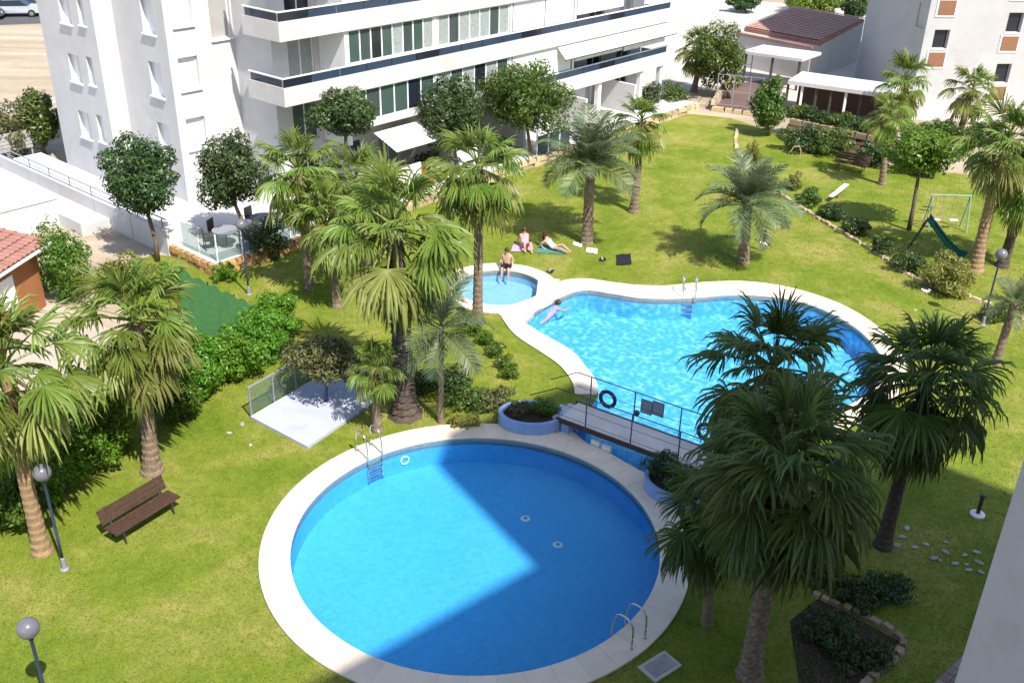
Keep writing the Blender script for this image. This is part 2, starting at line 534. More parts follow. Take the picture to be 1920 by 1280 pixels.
def catmull(pts, closed=True, n=6):
    P = [np.array(p, float) for p in pts]
    out = []
    N = len(P)
    rng = range(N) if closed else range(N - 1)
    for i in rng:
        if closed:
            a, b, c, d = P[(i - 1) % N], P[i], P[(i + 1) % N], P[(i + 2) % N]
        else:
            a, b, c, d = P[max(i - 1, 0)], P[i], P[i + 1], P[min(i + 2, N - 1)]
        for k in range(n):
            t = k / n
            out.append(0.5 * ((2 * b) + (c - a) * t + (2 * a - 5 * b + 4 * c - d) * t * t + (3 * b - a - 3 * c + d) * t ** 3))
    if not closed:
        out.append(P[-1])
    return out

def sheet(name, outer, holes, z, m, parent=None):
    """flat polygon with holes"""
    pts, edges = [], []
    for loop in [outer] + holes:
        o = len(pts)
        pts += [Vector((float(p[0]), float(p[1]))) for p in loop]
        edges += [(o + i, o + (i + 1) % len(loop)) for i in range(len(loop))]
    vs, es, fs, *_ = delaunay_2d_cdt(pts, edges, [], 0, 1e-5)
    def inside(p, loop):
        c = False
        for i in range(len(loop)):
            x1, y1 = loop[i][0], loop[i][1]; x2, y2 = loop[i - 1][0], loop[i - 1][1]
            if (y1 > p[1]) != (y2 > p[1]) and p[0] < (x2 - x1) * (p[1] - y1) / (y2 - y1) + x1:
                c = not c
        return c
    keep = []
    for f in fs:
        c = [sum(vs[i][0] for i in f) / len(f), sum(vs[i][1] for i in f) / len(f)]
        if len(f) > 3:
            c = [(vs[f[0]][0] + vs[f[1]][0] + vs[f[2]][0]) / 3, (vs[f[0]][1] + vs[f[1]][1] + vs[f[2]][1]) / 3]
        if inside(c, outer) and not any(inside(c, h) for h in holes):
            keep.append(tuple(f))
    b = MB()
    b.add([(v[0], v[1], z) for v in vs], keep)
    return b.build(name, m, parent)

def rnd(seed):
    return np.random.default_rng(seed)

# ================================================================== SETTING: ground, lawn, pools
def gpoly(px, z=0.0):
    return [G(x, y, z)[:2] for x, y in px]

# -- pool outlines (plan)
RP_C, RP_RI, RP_RO = np.array([-0.82, 21.12]), 4.86, 5.62
KP_C = G(937, 541)[:2]
KP_RI, KP_RO = 1.76, 2.42
main_in = gpoly([(980, 606), (1001, 587), (1035, 566), (1073, 550), (1102, 546), (1150, 553), (1195, 560), (1248, 562), (1302, 560), (1350, 556),
                 (1400, 555), (1470, 562), (1530, 578), (1582, 604), (1621, 632), (1651, 671), (1652, 712), (1612, 752), (1540, 785), (1440, 808),
                 (1378, 826), (1335, 858), (1292, 900), (1256, 917), (1187, 877), (1142, 853), (1104, 836), (1078, 815), (1096, 780), (1121, 742),
                 (1116, 716), (1097, 690), (1070, 660), (1020, 631)])
main_out = gpoly([(940, 597), (970, 578), (1013, 553), (1050, 531), (1098, 526), (1150, 533), (1195, 538), (1248, 539), (1302, 534), (1350, 531),
                  (1400, 531), (1458, 538), (1520, 553), (1585, 578), (1644, 615), (1690, 664), (1694, 718), (1652, 775), (1560, 812), (1455, 838),
                  (1402, 852), (1362, 880)])
main_out_L = gpoly([(1078, 742), (1073, 719), (1052, 690), (1020, 666), (967, 631)])
mi = catmull(main_in, True, 5)

def circle(c, r, n=72):
    return [np.array([c[0] + r * math.cos(2 * PI * i / n), c[1] + r * math.sin(2 * PI * i / n)]) for i in range(n)]

rp_in, rp_out = circle(RP_C, RP_RI, 96), circle(RP_C, RP_RO, 96)
kp_in = circle(KP_C, KP_RI, 48)

# ground: sandy land to the horizon, open under the garden
gard = gpoly([(-300, 1400), (-120, 760), (330, 505), (800, 380), (1250, 240), (1500, 250), (2000, 330), (2300, 700), (2150, 1400)])
gi = gpoly([(430, 1330), (470, 860), (800, 480), (1350, 470), (1720, 600), (1760, 820), (1350, 1330)])
tag(sheet('ground', [(-900, -300), (900, -300), (900, 1500), (-900, 1500)], [gi], 0.0, 'sand'), kind='structure')

lawn_poly = gpoly([(-420, 1500), (-260, 990), (60, 800), (200, 738), (262, 640), (225, 560), (215, 500), (290, 478), (330, 482), (405, 518), (545, 448), (1030, 292), (1200, 240), (1290, 214), (1370, 222),
                   (1470, 255), (1700, 318), (2080, 350), (2400, 700), (2200, 1500)])
lawn = sheet('lawn', lawn_poly, [mi, rp_in, kp_in], 0.02, 'lawn')
tag(lawn, kind='structure')

def coping(name, inn, out, z0, z1, m, closed=True):
    """a bed under separate coping stones with open joints"""
    b = MB(); n = len(inn)
    for i in range(n):
        b.v += [(inn[i][0], inn[i][1], z0), (inn[i][0], inn[i][1], z1 - 0.009), (out[i][0], out[i][1], z1 - 0.009), (out[i][0], out[i][1], -0.05)]
    rng_ = range(n) if closed else range(n - 1)
    for i in rng_:
        j = (i + 1) % n
        for k in range(3):
            b.f.append((i * 4 + k, i * 4 + k + 1, j * 4 + k + 1, j * 4 + k))
    ro = b.build(name, 'joint', smooth=False)
    g = random.Random(n)
    i = 0
    while i < (n if closed else n - 1):
        j = i; L = 0.0
        while L < 0.58 and j < (n if closed else n - 1):
            a_, b_ = out[j % n], out[(j + 1) % n]
            L += np.hypot(*(b_ - a_)); j += 1
        idx = [q % n for q in range(i, j + 1)]
        I = [np.array(inn[q]) for q in idx]; O = [np.array(out[q]) for q in idx]
        gp = 0.0035
        for arr in (I, O):
            d = arr[1] - arr[0]; arr[0] = arr[0] + d / np.hypot(*d) * gp
            d = arr[-1] - arr[-2]; arr[-1] = arr[-1] - d / np.hypot(*d) * gp
        dz = g.uniform(-.003, .003)
        b = MB(); m_ = len(I)
        for q in range(m_):
            v = (I[q] - O[q]) / np.hypot(*(I[q] - O[q]))
            ii, oo = I[q] + v * .025, O[q] - v * .01
            b.v += [(*ii, z1 - .05), (*(ii - v * .004), z1 - .012 + dz), (*(ii - v * .02), z1 + dz), (*(oo + v * .015), z1 + dz), (*oo, z1 - .012 + dz), (*oo, z1 - .05)]
        for q in range(m_ - 1):
            for k in range(5):
                b.f.append((q * 6 + k, q * 6 + k + 1, (q + 1) * 6 + k + 1, (q + 1) * 6 + k))
        b.f.append(tuple(range(6))); b.f.append(tuple((m_ - 1) * 6 + k for k in range(6))[::-1])
        b.build('coping_stone', m, ro)
        i = j
    return ro

tag(coping('round_pool_coping', rp_in, rp_out, -0.2, 0.10, 'coping'), kind='structure')
tag(coping('paddling_pool_coping', kp_in, circle(KP_C, KP_RO, 48), -0.2, 0.094, 'coping'), kind='structure')
n_out = len(main_out)
ci = catmull(main_in[:n_out], False, 5)
co = catmull(main_out, False, 5)
li = catmull([main_in[29], main_in[30], main_in[31], main_in[32], main_in[33], main_in[0]], False, 5)
lo = catmull(main_out_L + [main_out[0]], False, 5)
tag(coping('main_pool_coping', ci, co, -0.2, 0.10, 'coping', False), kind='structure')
tag(coping('main_pool_side_coping', li, lo, -0.2, 0.088, 'coping', False), kind='structure')

def basin(name, loop, zf, m):
    b = MB(); n = len(loop)
    for p in loop:
        b.v += [(p[0], p[1], 0.0), (p[0], p[1], zf)]
    for i in range(n):
        j = (i + 1) % n
        b.f.append((2 * i, 2 * i + 1, 2 * j + 1, 2 * j))
    o = b.build(name, m)
    fl = sheet(name + '_floor', loop, [], zf, m)
    tag(o, kind='structure'); tag(fl, kind='structure')

basin('round_pool_basin', rp_in, -0.85, 'pool_tile')
basin('main_pool_basin', mi, -0.9, 'main_tile_painted_caustics')
basin('paddling_pool_basin', kp_in, -0.45, 'kids_tile')
tag(sheet('round_pool_water', circle(RP_C, RP_RI - 0.004, 96), [], -0.10, 'water_calm'), kind='structure')
tag(sheet('main_pool_water', mi, [], -0.10, 'water_rippled'), kind='structure')
tag(sheet('paddling_pool_water', circle(KP_C, KP_RI - 0.004, 48), [], -0.08, 'water_calm'), kind='structure')

# link of paving between paddling pool and main pool
tag(sheet('pool_link_paving', gpoly([(1010, 520), (1050, 527), (1022, 552), (985, 580), (950, 602), (925, 585), (1005, 560)]), [], 0.07, 'coping'), kind='structure')
# strip of paving between the round pool and the basin below the bridge
tag(sheet('poolside_paving', gpoly([(925, 805), (960, 792), (1060, 800), (1078, 815), (1104, 836), (1142, 853), (1187, 877), (1256, 917), (1290, 905), (1300, 935), (1265, 965), (1236, 960), (1205, 915), (1150, 868), (1060, 825), (1000, 815)]), [], 0.06, 'coping'), kind='structure')
# soil bed in the shade, lower right, and brick path
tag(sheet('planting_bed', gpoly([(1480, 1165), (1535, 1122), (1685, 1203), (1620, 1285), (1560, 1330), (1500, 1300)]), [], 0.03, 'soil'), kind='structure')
# neighbour's terrace on the left, pale yard beside the white block, sandy lot and plaza
tag(sheet('neighbour_terrace', gpoly([(-500, 900), (-200, 560), (60, 545), (250, 640), (248, 735), (90, 800), (-260, 985)]), [], 0.024, 'beige_terrace'), kind='structure')
tag(sheet('plaza', gpoly([(1000, 12), (1130, -20), (1640, 20), (1900, 60), (2100, 220), (1960, 235), (1640, 222), (1340, 160), (1220, 190), (1050, 200)]), [], 0.008, 'plaza'), kind='structure')
tag(sheet('road', gpoly([(-300, 60), (-300, 28), (90, 16), (400, -8), (400, 8), (90, 44)]), [], 0.006, 'asphalt'), kind='structure')
tag(sheet('lot_kerb_strip', gpoly([(-200, 232), (-200, 215), (60, 190), (110, 180), (110, 192), (60, 204)]), [], 0.008, 'plaza'), kind='structure')
tag(sheet('play_court', gpoly([(1335, 205), (1372, 158), (1440, 150), (1470, 165), (1440, 215), (1424, 214)]), [], 0.03, 'brown_court'), kind='structure')
# brick path along own building, lower right
_pa, _pb = G(1700, 1330)[:2], G(1925, 1110)[:2]
_pd = (_pb - _pa) / np.hypot(*(_pb - _pa)); _pn = np.array([_pd[1], -_pd[0]])
path_o = tag(sheet('brick_path', [_pa - _pd * 3, _pb + _pd * 3, _pb + _pd * 3 + _pn * 1.8, _pa - _pd * 3 + _pn * 1.8], [], 0.03, 'brick_paver'), kind='structure')
pm = MB().boxb(-0.14, 0.14, -0.09, 0.09, 0, 0.03).mesh('brick', 'brick_paver')
for i in range(18):
    for j in range(4):
        o = link('brick', pm, path_o)
        p = _pa + _pd * (0.30 * i + (0.15 if j % 2 else 0)) + _pn * (0.12 + 0.2 * j)
        o.location = (p[0], p[1], 0.03)
        o.rotation_euler = (0, 0, math.atan2(_pd[1], _pd[0]))

# ================================================================== BUILDINGS
def wall_panel(b, o, u, W, z0, z1, holes, depth, inward):
    """vertical wall face from o along u, with openings (s0, s1, za, zb) and reveals of the given depth"""
    o = np.array(o[:2], float); u = np.array(u, float); inw = np.array(inward, float)
    xs = sorted({0.0, W, *[h[0] for h in holes], *[h[1] for h in holes]})
    zs = sorted({z0, z1, *[h[2] for h in holes], *[h[3] for h in holes]})
    P = lambda s, z, d=0.0: (*(o + u * s + inw * d), z)
    for i in range(len(xs) - 1):
        for j in range(len(zs) - 1):
            cx, cz = (xs[i] + xs[i + 1]) / 2, (zs[j] + zs[j + 1]) / 2
            if any(h[0] < cx < h[1] and h[2] < cz < h[3] for h in holes):
                continue
            b.add([P(xs[i], zs[j]), P(xs[i + 1], zs[j]), P(xs[i + 1], zs[j + 1]), P(xs[i], zs[j + 1])], [(0, 1, 2, 3)])
    for (s0, s1, za, zb) in holes:
        q = [(s0, za), (s1, za), (s1, zb), (s0, zb)]
        for k in range(4):
            A, B = q[k], q[(k + 1) % 4]
            b.add([P(*A), P(*B), P(*B, depth), P(*A, depth)], [(0, 1, 2, 3)])

def vbox(b, o, u, inw, s0, s1, d0, d1, z0, z1):
    o = np.array(o[:2], float); u = np.array(u, float); i = np.array(inw, float)
    b.prism([o + u * s0 + i * d0, o + u * s1 + i * d0, o + u * s1 + i * d1, o + u * s0 + i * d1], z0, z1)

def window(parent, o, u, inw, hole, depth, pane_mat, frame_mat='white_paint', mull=1, sill=True, name='window'):
    s0, s1, za, zb = hole
    w = 0.05
    f = MB()
    d0, d1 = depth - 0.10, depth - 0.03
    vbox(f, o, u, inw, s0 + .004, s0 + w, d0, d1, za + .004, zb - .004); vbox(f, o, u, inw, s1 - w, s1 - .004, d0, d1, za + .004, zb - .004)
    vbox(f, o, u, inw, s0 + w, s1 - w, d0, d1, za + .004, za + w); vbox(f, o, u, inw, s0 + w, s1 - w, d0, d1, zb - w, zb - .004)
    for k in range(1, mull):
        s = s0 + (s1 - s0) * k / mull
        vbox(f, o, u, inw, s - w / 2, s + w / 2, d0, d1, za + w, zb - w)
    fo = f.build(name, frame_mat, parent)
    p = MB(); vbox(p, o, u, inw, s0 + w, s1 - w, depth - 0.055, depth - 0.045, za + w, zb - w)
    p.build('shutter' if 'shutter' in pane_mat else 'pane', pane_mat, fo)
    if sill:
        sb = MB(); vbox(sb, o, u, inw, s0 - 0.06, s1 + 0.06, -0.10, depth - 0.11, za - 0.07, za - 0.003)
        sb.build('sill', 'white_paint', fo)

# ---- white apartment block (local frame: x along the long facade, y into the block)
AB_O = np.array([-10.24, 43.8]); AB_ANG = math.radians(49.96)
AB = empty('apartment_building', (AB_O[0], AB_O[1], 0), AB_ANG, label='white apartment block with long curved-out balconies behind the garden', cat='building')
AB['label'] = 'white apartment block with long glazed balcony bands at the back left of the garden'
RAILS = [3.9, 6.7, 9.5, 12.3]
X0, X1, TOP = 1.0, 31.0, 15.4
w = MB()
# stepped end wing F1..F4
f1h = [(a, b, z0, z0 + 1.32) for a, b in ((11.05, 12.05), (9.75, 10.3)) for z0 in (2.45, 5.2, 7.95, 10.7)]
f1h = [(14.2 - b, 14.2 - a, c + (0.12 if b < 11 else 0), d + (0.1 if b < 11 else 0)) for a, b, c, d in f1h]
wall_panel(w, (-3.5, 14.2), (0, -1), 14.2 - 9.0, 0, TOP, f1h, 0.28, (1, 0))
wall_panel(w, (-3.5, 9.0), (1, 0), 1.0, 0, TOP, [], 0.2, (0, 1))
f3h = [(9.0 - 6.55, 9.0 - 5.55, z0, z0 + 1.55) for z0 in (2.5, 5.3, 8.1, 10.9)]
wall_panel(w, (-2.5, 9.0), (0, -1), 9.0 - 4.75, 0, TOP, f3h, 0.28, (1, 0))
f4h = [(0.42, 1.42, z0, z0 + 1.45) for z0 in (2.95, 5.7, 8.5, 11.2)] + [(2.3, 3.4, 7.7, 9.9), (2.3, 3.4, 10.6, 12.8)]
wall_panel(w, (-2.5, 4.75), (1, 0), 3.5, 0, TOP, f4h, 0.25, (0, 1))
wall_panel(w, (X0, 4.75), (0, -1), 2.75, 0, TOP, [], 0.2, (1, 0))
# main wall behind the balconies
doors = []
for fz in (0.3, 3.0, 5.8, 8.6, 11.4):
    for xx in (1.9, 4.6, 7.2, 10.6, 13.0, 16.6, 18.8, 22.3, 25.0, 28.2):
        doors.append((xx - X0, xx - X0 + 1.5, fz, fz + 2.1))
wall_panel(w, (X0, 2.0), (1, 0), X1 - X0, 0, TOP, doors, 0.22, (0, 1))
wall_panel(w, (X1, 2.0), (0, 1), 12.2, 0, TOP, [], 0.2, (-1, 0))
wall_panel(w, (X1, 14.2), (-1, 0), X1 + 3.5, 0, TOP, [], 0.2, (0, -1))
w.build('wall', 'white_wall', AB)
r = MB().prism([(-3.5, 14.2), (-3.5, 9.0), (-2.5, 9.0), (-2.5, 4.75), (1, 4.75), (1, 2), (31, 2), (31, 14.2)], TOP, TOP + 0.3)
r.build('roof', 'plaza', AB)
for h in f1h:
    window(AB, (-3.5, 14.2), (0, -1), (1, 0), h, 0.28, 'shutter_white', mull=2 if h[1] - h[0] > .8 else 1)
for h in f3h:
    window(AB, (-2.5, 9.0), (0, -1), (1, 0), h, 0.28, 'shutter_white')
for k, h in enumerate(f4h):
    window(AB, (-2.5, 4.75), (1, 0), (0, 1), h, 0.25, 'shutter_white' if k < 4 else 'grey_wall')
for k, h in enumerate(doors):
    window(AB, (X0, 2.0), (1, 0), (0, 1), h, 0.2, ['dark_glass', 'green_glass', 'curtain'][k * 7 % 3], mull=2, sill=False, name='patio_door')
# balconies
bays = [0.0, 3.8, 9.6, 15.4, 21.1, 31.2]
for j, rz in enumerate(RAILS):
    bal = MB()
    xs = 15.5 if j == 0 else 0.0
    bal.boxb(xs, 31.2, 0.0, 0.14, rz - 1.25, rz - 0.42)
    if j:
        bal.boxb(0.0, 0.14, 0.141, 2.6, rz - 1.25, rz - 0.42)
    bal.boxb(31.06, 31.2, 0.141, 2.0, rz - 1.25, rz - 0.42)
    bal.boxb(xs + 0.141, 31.059, 0.141, 1.995, rz - 1.25, rz - 1.0)
    if j == 0:
        bal.boxb(3.7, 15.499, -0.02, 1.99, rz - 0.28, rz - 0.02)
    bo = bal.build('balcony', 'parapet_white', AB)
    x = xs + 0.05
    k = 0
    while x < 31.0:
        xe = min(x + 1.62, 31.15)
        MB().boxb(x, xe - 0.04, 0.05, 0.075, rz - 0.415, rz - 0.05).build('glass_panel', 'rail_glass' if k % 5 else 'dark_glass', bo)
        x = xe; k += 1
    hr = MB().boxb(xs - 0.02, 31.2, 0.02, 0.11, rz - 0.049, rz)
    if j:
        MB().boxb(0.05, 0.075, 0.2, 2.4, rz - 0.415, rz - 0.05).build('glass_panel', 'rail_glass', bo)
        hr.boxb(-0.02, 0.08, 0.111, 2.5, rz - 0.049, rz)
    hr.build('handrail', 'white_paint', bo)
    # dividing fins between the flats
    for xb in bays[1:-1]:
        MB().boxb(xb - 0.09, xb + 0.09, 0.145, 1.99, rz - 0.99, rz + 1.54).build('divider', 'white_paint', bo)
# glazed-in balconies: rows of panes between the rail and the next parapet
def glazing(x0, x1, rz, n, mats, depth_y=0.16, ztop=1.54):
    fr = MB()
    z0, z1 = rz + 0.005, rz + ztop
    fr.boxb(x0, x1, depth_y, depth_y + .06, z1 - 0.07, z1); fr.boxb(x0, x1, depth_y, depth_y + .06, z0, z0 + 0.06)
    for i in range(n + 1):
        s = x0 + (x1 - x0) * i / n
        fr.boxb(s - 0.035, s + 0.035, depth_y - .004, depth_y + .064, z0 + .001, z1 - .001)
    fo = fr.build('window', 'white_paint', AB)
    for i in range(n):
        a = x0 + (x1 - x0) * i / n + 0.04; c = x0 + (x1 - x0) * (i + 1) / n - 0.04
        MB().boxb(a, c, depth_y + .02, depth_y + .03, z0 + .06, z1 - .07).build('pane', mats[i % len(mats)], fo)

gm = ['green_glass', 'clear_glass', 'dark_glass', 'green_glass', 'curtain', 'clear_glass', 'green_glass', 'curtain']
glazing(3.95, 9.45, 6.7, 8, gm)
glazing(9.8, 15.2, 6.7, 7, ['curtain', 'clear_glass', 'curtain', 'curtain'])
glazing(3.95, 9.45, 3.9, 6, ['green_glass', 'clear_glass', 'green_glass', 'green_glass', 'dark_glass'])
glazing(9.8, 15.2, 3.9, 6, ['curtain', 'green_glass', 'curtain', 'dark_glass'])
glazing(3.95, 9.45, 9.5, 6, gm)
# rolled-down blinds and shutters on the far bays
for (x0, x1, rz, drop, n) in ((15.6, 18.3, 6.7, 1.5, 1), (18.35, 20.95, 6.7, 1.5, 1), (21.3, 26.0, 6.7, 1.3, 12), (15.6, 20.9, 3.9, 1.5, 2),
                              (21.3, 26.2, 3.9, 1.15, 1), (26.3, 31.0, 3.9, 1.25, 1), (9.8, 15.2, 9.5, 1.3, 3)):
    for i in range(n):
        a = x0 + (x1 - x0) * i / n; c = x0 + (x1 - x0) * (i + 1) / n - 0.03
        MB().boxb(a, c, 0.17, 0.20 + 0.02 * (i % 2), rz + 1.52 - drop, rz + 1.52).build('blind', 'shutter_white', AB)
# long awning with its pole at the far first floor
aw = MB()
aw.add([(19.5, 0.16, 5.40), (31.1, 0.16, 5.40), (31.1, -0.55, 4.75), (19.5, -0.55, 4.75), (19.5, 0.16, 5.37), (31.1, 0.16, 5.37), (31.1, -0.55, 4.72), (19.5, -0.55, 4.72)],
       [(0, 1, 2, 3), (7, 6, 5, 4), (3, 2, 6, 7), (0, 3, 7, 4), (1, 5, 6, 2)])
ao = aw.build('awning', 'awning', AB)
MB().tube([(19.4, -0.57, 4.73), (31.15, -0.57, 4.73)], 0.035, 8).build('pole', 'dark_metal', ao)
# ground-floor awning over the patio and the wall under it
a2 = MB().add([(5.1, -0.03, 3.3), (9.3, -0.03, 3.3), (9.3, -1.6, 2.7), (5.1, -1.6, 2.7), (5.1, -0.03, 3.26), (9.3, -0.03, 3.26), (9.3, -1.6, 2.66), (5.1, -1.6, 2.66)],
              [(0, 1, 2, 3), (7, 6, 5, 4), (3, 2, 6, 7), (0, 3, 7, 4), (1, 5, 6, 2)])
a2.build('awning', 'awning', AB)
MB().boxb(3.7, 3.95, -1.2, 1.99, 0.52, 2.62).build('patio_wall', 'white_wall', AB)
MB().boxb(5.3, 7.2, -1.1, -1.0, 0.52, 1.6).build('patio_wall', 'white_wall', AB)
for xb in (9.6, 15.4, 21.1, 26.2):
    MB().boxb(xb - 0.1, xb + 0.1, -1.0, 1.99, 0.52, 2.3).build('patio_wall', 'white_wall', AB)
for x in (12.6, 18.4, 24.0, 28.6, 30.9):
    MB().boxb(x - 0.15, x + 0.15, 0.16, 0.46, 0.52, 2.64).build('column', 'white_paint', AB)

# ---- raised patio, stone retaining wall, walkway on the left of the block
def abw(x, y):
    c, s = math.cos(AB_ANG), math.sin(AB_ANG)
    return np.array([AB_O[0] + c * x - s * y, AB_O[1] + s * x + c * y])

MBp = MB().prism([abw(-5.9, -2.3), abw(31.5, -2.3), abw(31.5, 1.99), abw(1.01, 1.99), abw(1.01, 4.74), abw(-2.49, 4.74), abw(-2.49, 0.7), abw(-5.9, 0.7)], -0.1, 0.5)
tag(MBp.build('patio', 'paving'), kind='structure')
MBw = MB().prism([abw(-5.9, 0.71), abw(-2.51, 0.71), abw(-2.51, 8.99), abw(-3.51, 9.01), abw(-3.51, 17), abw(-5.9, 17)], -0.1, 0.55)
tag(MBw.build('walkway', 'paving'), kind='structure')

def stone_wall(name, label, a, b, h, m, seed, th=0.28, sx=0.42, sz=0.2, z0=0.0, cat='wall'):
    """dry-laid wall: every stone of the face is its own piece"""
    a = np.array(a[:2]); b = np.array(b[:2])
    L = np.hypot(*(b - a)); ang = math.atan2(b[1] - a[1], b[0] - a[0])
    e = empty(name, (a[0], a[1], z0), ang, label=label, cat=cat)
    MB().boxb(0, L, -th / 2 + 0.05, th / 2 - 0.05, 0, h - 0.02).build('core', 'soil', e)
    g = random.Random(seed)
    ms = []
    for k in range(6):
        bb = MB()
        q = lambda s: s * g.uniform(0.84, 1.0)
        bb.add([(-q(.5), -q(.5), -q(.5)), (q(.5), -q(.5), -q(.5)), (q(.5), q(.5), -q(.5)), (-q(.5), q(.5), -q(.5)),
                (-q(.42), -q(.42), q(.5)), (q(.42), -q(.42), q(.5)), (q(.42), q(.42), q(.5)), (-q(.42), q(.42), q(.5))],
               [(0, 3, 2, 1), (4, 5, 6, 7), (0, 1, 5, 4), (1, 2, 6, 5), (2, 3, 7, 6), (3, 0, 4, 7)])
        ms.append(bb.mesh('stone', m))
    rows = max(1, round(h / sz))
    for r_ in range(rows):
        x = -g.uniform(0, .2)
        while x < L:
            wv = sx * g.uniform(0.6, 1.35)
            o = link('stone', ms[g.randrange(6)], e)
            o.location = (x + wv / 2, g.uniform(-.02, .02), h * (r_ + .5) / rows)
            o.scale = (wv * 1.04, th * g.uniform(.95, 1.12), h / rows * 1.05)
            o.rotation_euler = (0, g.uniform(-.04, .04), g.uniform(-.05, .05))
            x += wv
    return e

stone_wall('retaining_wall', 'orange stone retaining wall at the near corner of the white patio', abw(-5.95, 0.7), abw(-6.0, -2.42), 0.5, 'orange_stone', 1)
stone_wall('retaining_wall', 'orange stone retaining wall with planting, right of the patio corner', abw(-5.9, -2.45), abw(2.5, -2.45), 0.5, 'orange_stone', 2)
stone_wall('retaining_wall', 'tan stone retaining wall under the patios along the white block', abw(2.5, -2.45), abw(31.5, -2.45), 0.5, 'tan_stone', 3, sx=0.8, sz=.25)

# walkway wall with rail
ww = empty('walkway_wall', (*abw(-6.0, 17), 0), AB_ANG, label='long white walkway wall with a thin rail left of the apartment block', cat='wall')
MB().boxb(-0.12, 0.12, -16.2, 0, 0, 1.15).build('wall_panel', 'white_wall', ww)
MB().boxb(-1.5, -1.3, -11.5, 2, 0, 0.62).build('lower_wall', 'white_wall', ww)
MB().boxb(-1.3, -0.121, -11.5, 2, 0, 0.5).build('ramp', 'paving', ww)
rl = MB().tube([(0, -16.1, 1.62), (0, 0, 1.62)], 0.03, 8); rl.tube([(0, -16.1, 1.38), (0, 0, 1.38)], 0.018, 6)
rl.build('rail', 'sign_grey', ww)
for i in range(9):
    MB().tube([(0, -0.2 - 1.95 * i, 1.14), (0, -0.2 - 1.95 * i, 1.62)], 0.025, 6).build('post', 'sign_grey', ww)
for i in range(5):
    MB().boxb(-0.125 - .006, -0.121, -1.0 - 3.1 * i, -0.96 - 3.1 * i, 0.05, 1.1).build('joint_strip', 'grey_wall', ww)
bx_ = empty('service_block', (*abw(-8.6, 10.5), 0), AB_ANG, label='low white walled block left of the walkway behind the red roofed house', cat='wall')
MB().boxb(-2.2, 1.2, -3, 3.0, 0, 1.3).build('wall_block', 'white_wall', bx_)
MB().boxb(-2.25, 1.25, -3.05, 3.05, 1.3, 1.42).build('coping_slab', 'white_paint', bx_)
gf = empty('garden_screen', (*abw(-3.9, 17.6), 0), AB_ANG + PI / 2 * 0, label='grey slatted screen between the apartment block and the sandy lot', cat='fence')
for k in range(5):
    MB().boxb(-2.4, 0.3, -0.03, 0.03, 0.75 + 0.2 * k, 0.92 + 0.2 * k).build('slat', 'grey_wall', gf)
for k in range(3):
    MB().boxb(-2.4 + 1.3 * k, -2.32 + 1.3 * k, 0.031, 0.09, 0, 1.75).build('post', 'grey_wall', gf)

# ---- tower on the right
TW_O = G(1705, 203)[:2]; TW_U = np.array([0.995, 0.10]); TW_U /= np.hypot(*TW_U); TW_W = np.array([-TW_U[1], TW_U[0]])
TW = empty('tower_block', (0, 0, 0), 0, label='pale grey tower block with dark windows over brick panels, top right', cat='building')
th = []
panels = []
for (x0, y0, x1, y1) in ((1746, 56, 1768, 92), (1884, 24, 1915, 62), (1858, 118, 1888, 156)):
    s0, zt = PL((x0 + x1) / 2 - (x1 - x0) / 2, y0, TW_O, TW_U); s1, zb = PL(x1, y1, TW_O, TW_U)
    s0 = PL(x0, y1, TW_O, TW_U)[0]
    th.append((s0, s0 + 1.05, zb, zt))
cols = [(th[0], th[0][2]), (th[1], th[1][2])]
step = th[1][2] - th[2][2]
allh = []
for h, zb in cols:
    for k in range(-3, 3):
        z = zb + k * step
        if z > 1.2:
            allh.append((h[0], h[1], z, z + (h[3] - h[2])))
for k in range(-2, 3):
    allh.append((th[1][0] + 6.0, th[1][0] + 7.0, th[1][2] + k * step, th[1][3] + k * step))
wb = MB()
TOPT = 20.0
wall_panel(wb, TW_O, TW_U, 22.0, 0, TOPT, allh, 0.3, TW_W)
wall_panel(wb, TW_O + TW_W * 9.5, -TW_W, 9.5, 0, TOPT, [(8.0, 9.2, th[0][2] + k * step + 1.2, th[0][2] + k * step + 2.7) for k in (-2, -1, 0, 1)], 0.12, TW_U)
e_ = TW_O + TW_U * 22
wall_panel(wb, e_, TW_W, 9.5, 0, TOPT, [], 0.3, -TW_U)
wall_panel(wb, e_ + TW_W * 9.5, -TW_U, 22.0, 0, TOPT, [], 0.3, -TW_W)
wb.build('wall', 'tower_wall', TW)
MB().prism([TW_O, e_, e_ + TW_W * 9.5, TW_O + TW_W * 9.5], TOPT, TOPT + 0.4).build('roof', 'plaza', TW)
for k in (-2, -1, 0, 1):
    vb = MB(); vbox(vb, TW_O + TW_W * 9.5, -TW_W, TW_U, 8.0, 9.2, 0.09, 0.115, th[0][2] + k * step + 1.2, th[0][2] + k * step + 2.7)
    vb.build('blind', 'tower_wall', TW)
for h in allh:
    window(TW, TW_O, TW_U, TW_W, h, 0.3, 'dark_glass', 'tower_wall')
    s0, s1 = h[0] - 0.12, h[1] + 0.02
    f = MB(); vbox(f, TW_O, TW_U, TW_W, s0 - .1, s1 + .1, -0.05, -0.003, h[2] - 1.28, h[2] - 0.10)
    fo = f.build('brick_panel', 'white_paint', TW)
    bm_ = MB().boxb(-.135, .135, -.02, .02, -.04, .04).mesh('brick', 'brick') if 'brickpiece' not in globals() else brickpiece
    brickpiece = bm_
    fb = MB(); vbox(fb, TW_O, TW_U, TW_W, s0 + .02, s1 - .02, -0.07, -0.051, h[2] - 1.16, h[2] - 0.22); fb.build('brickwork', 'brick', fo)

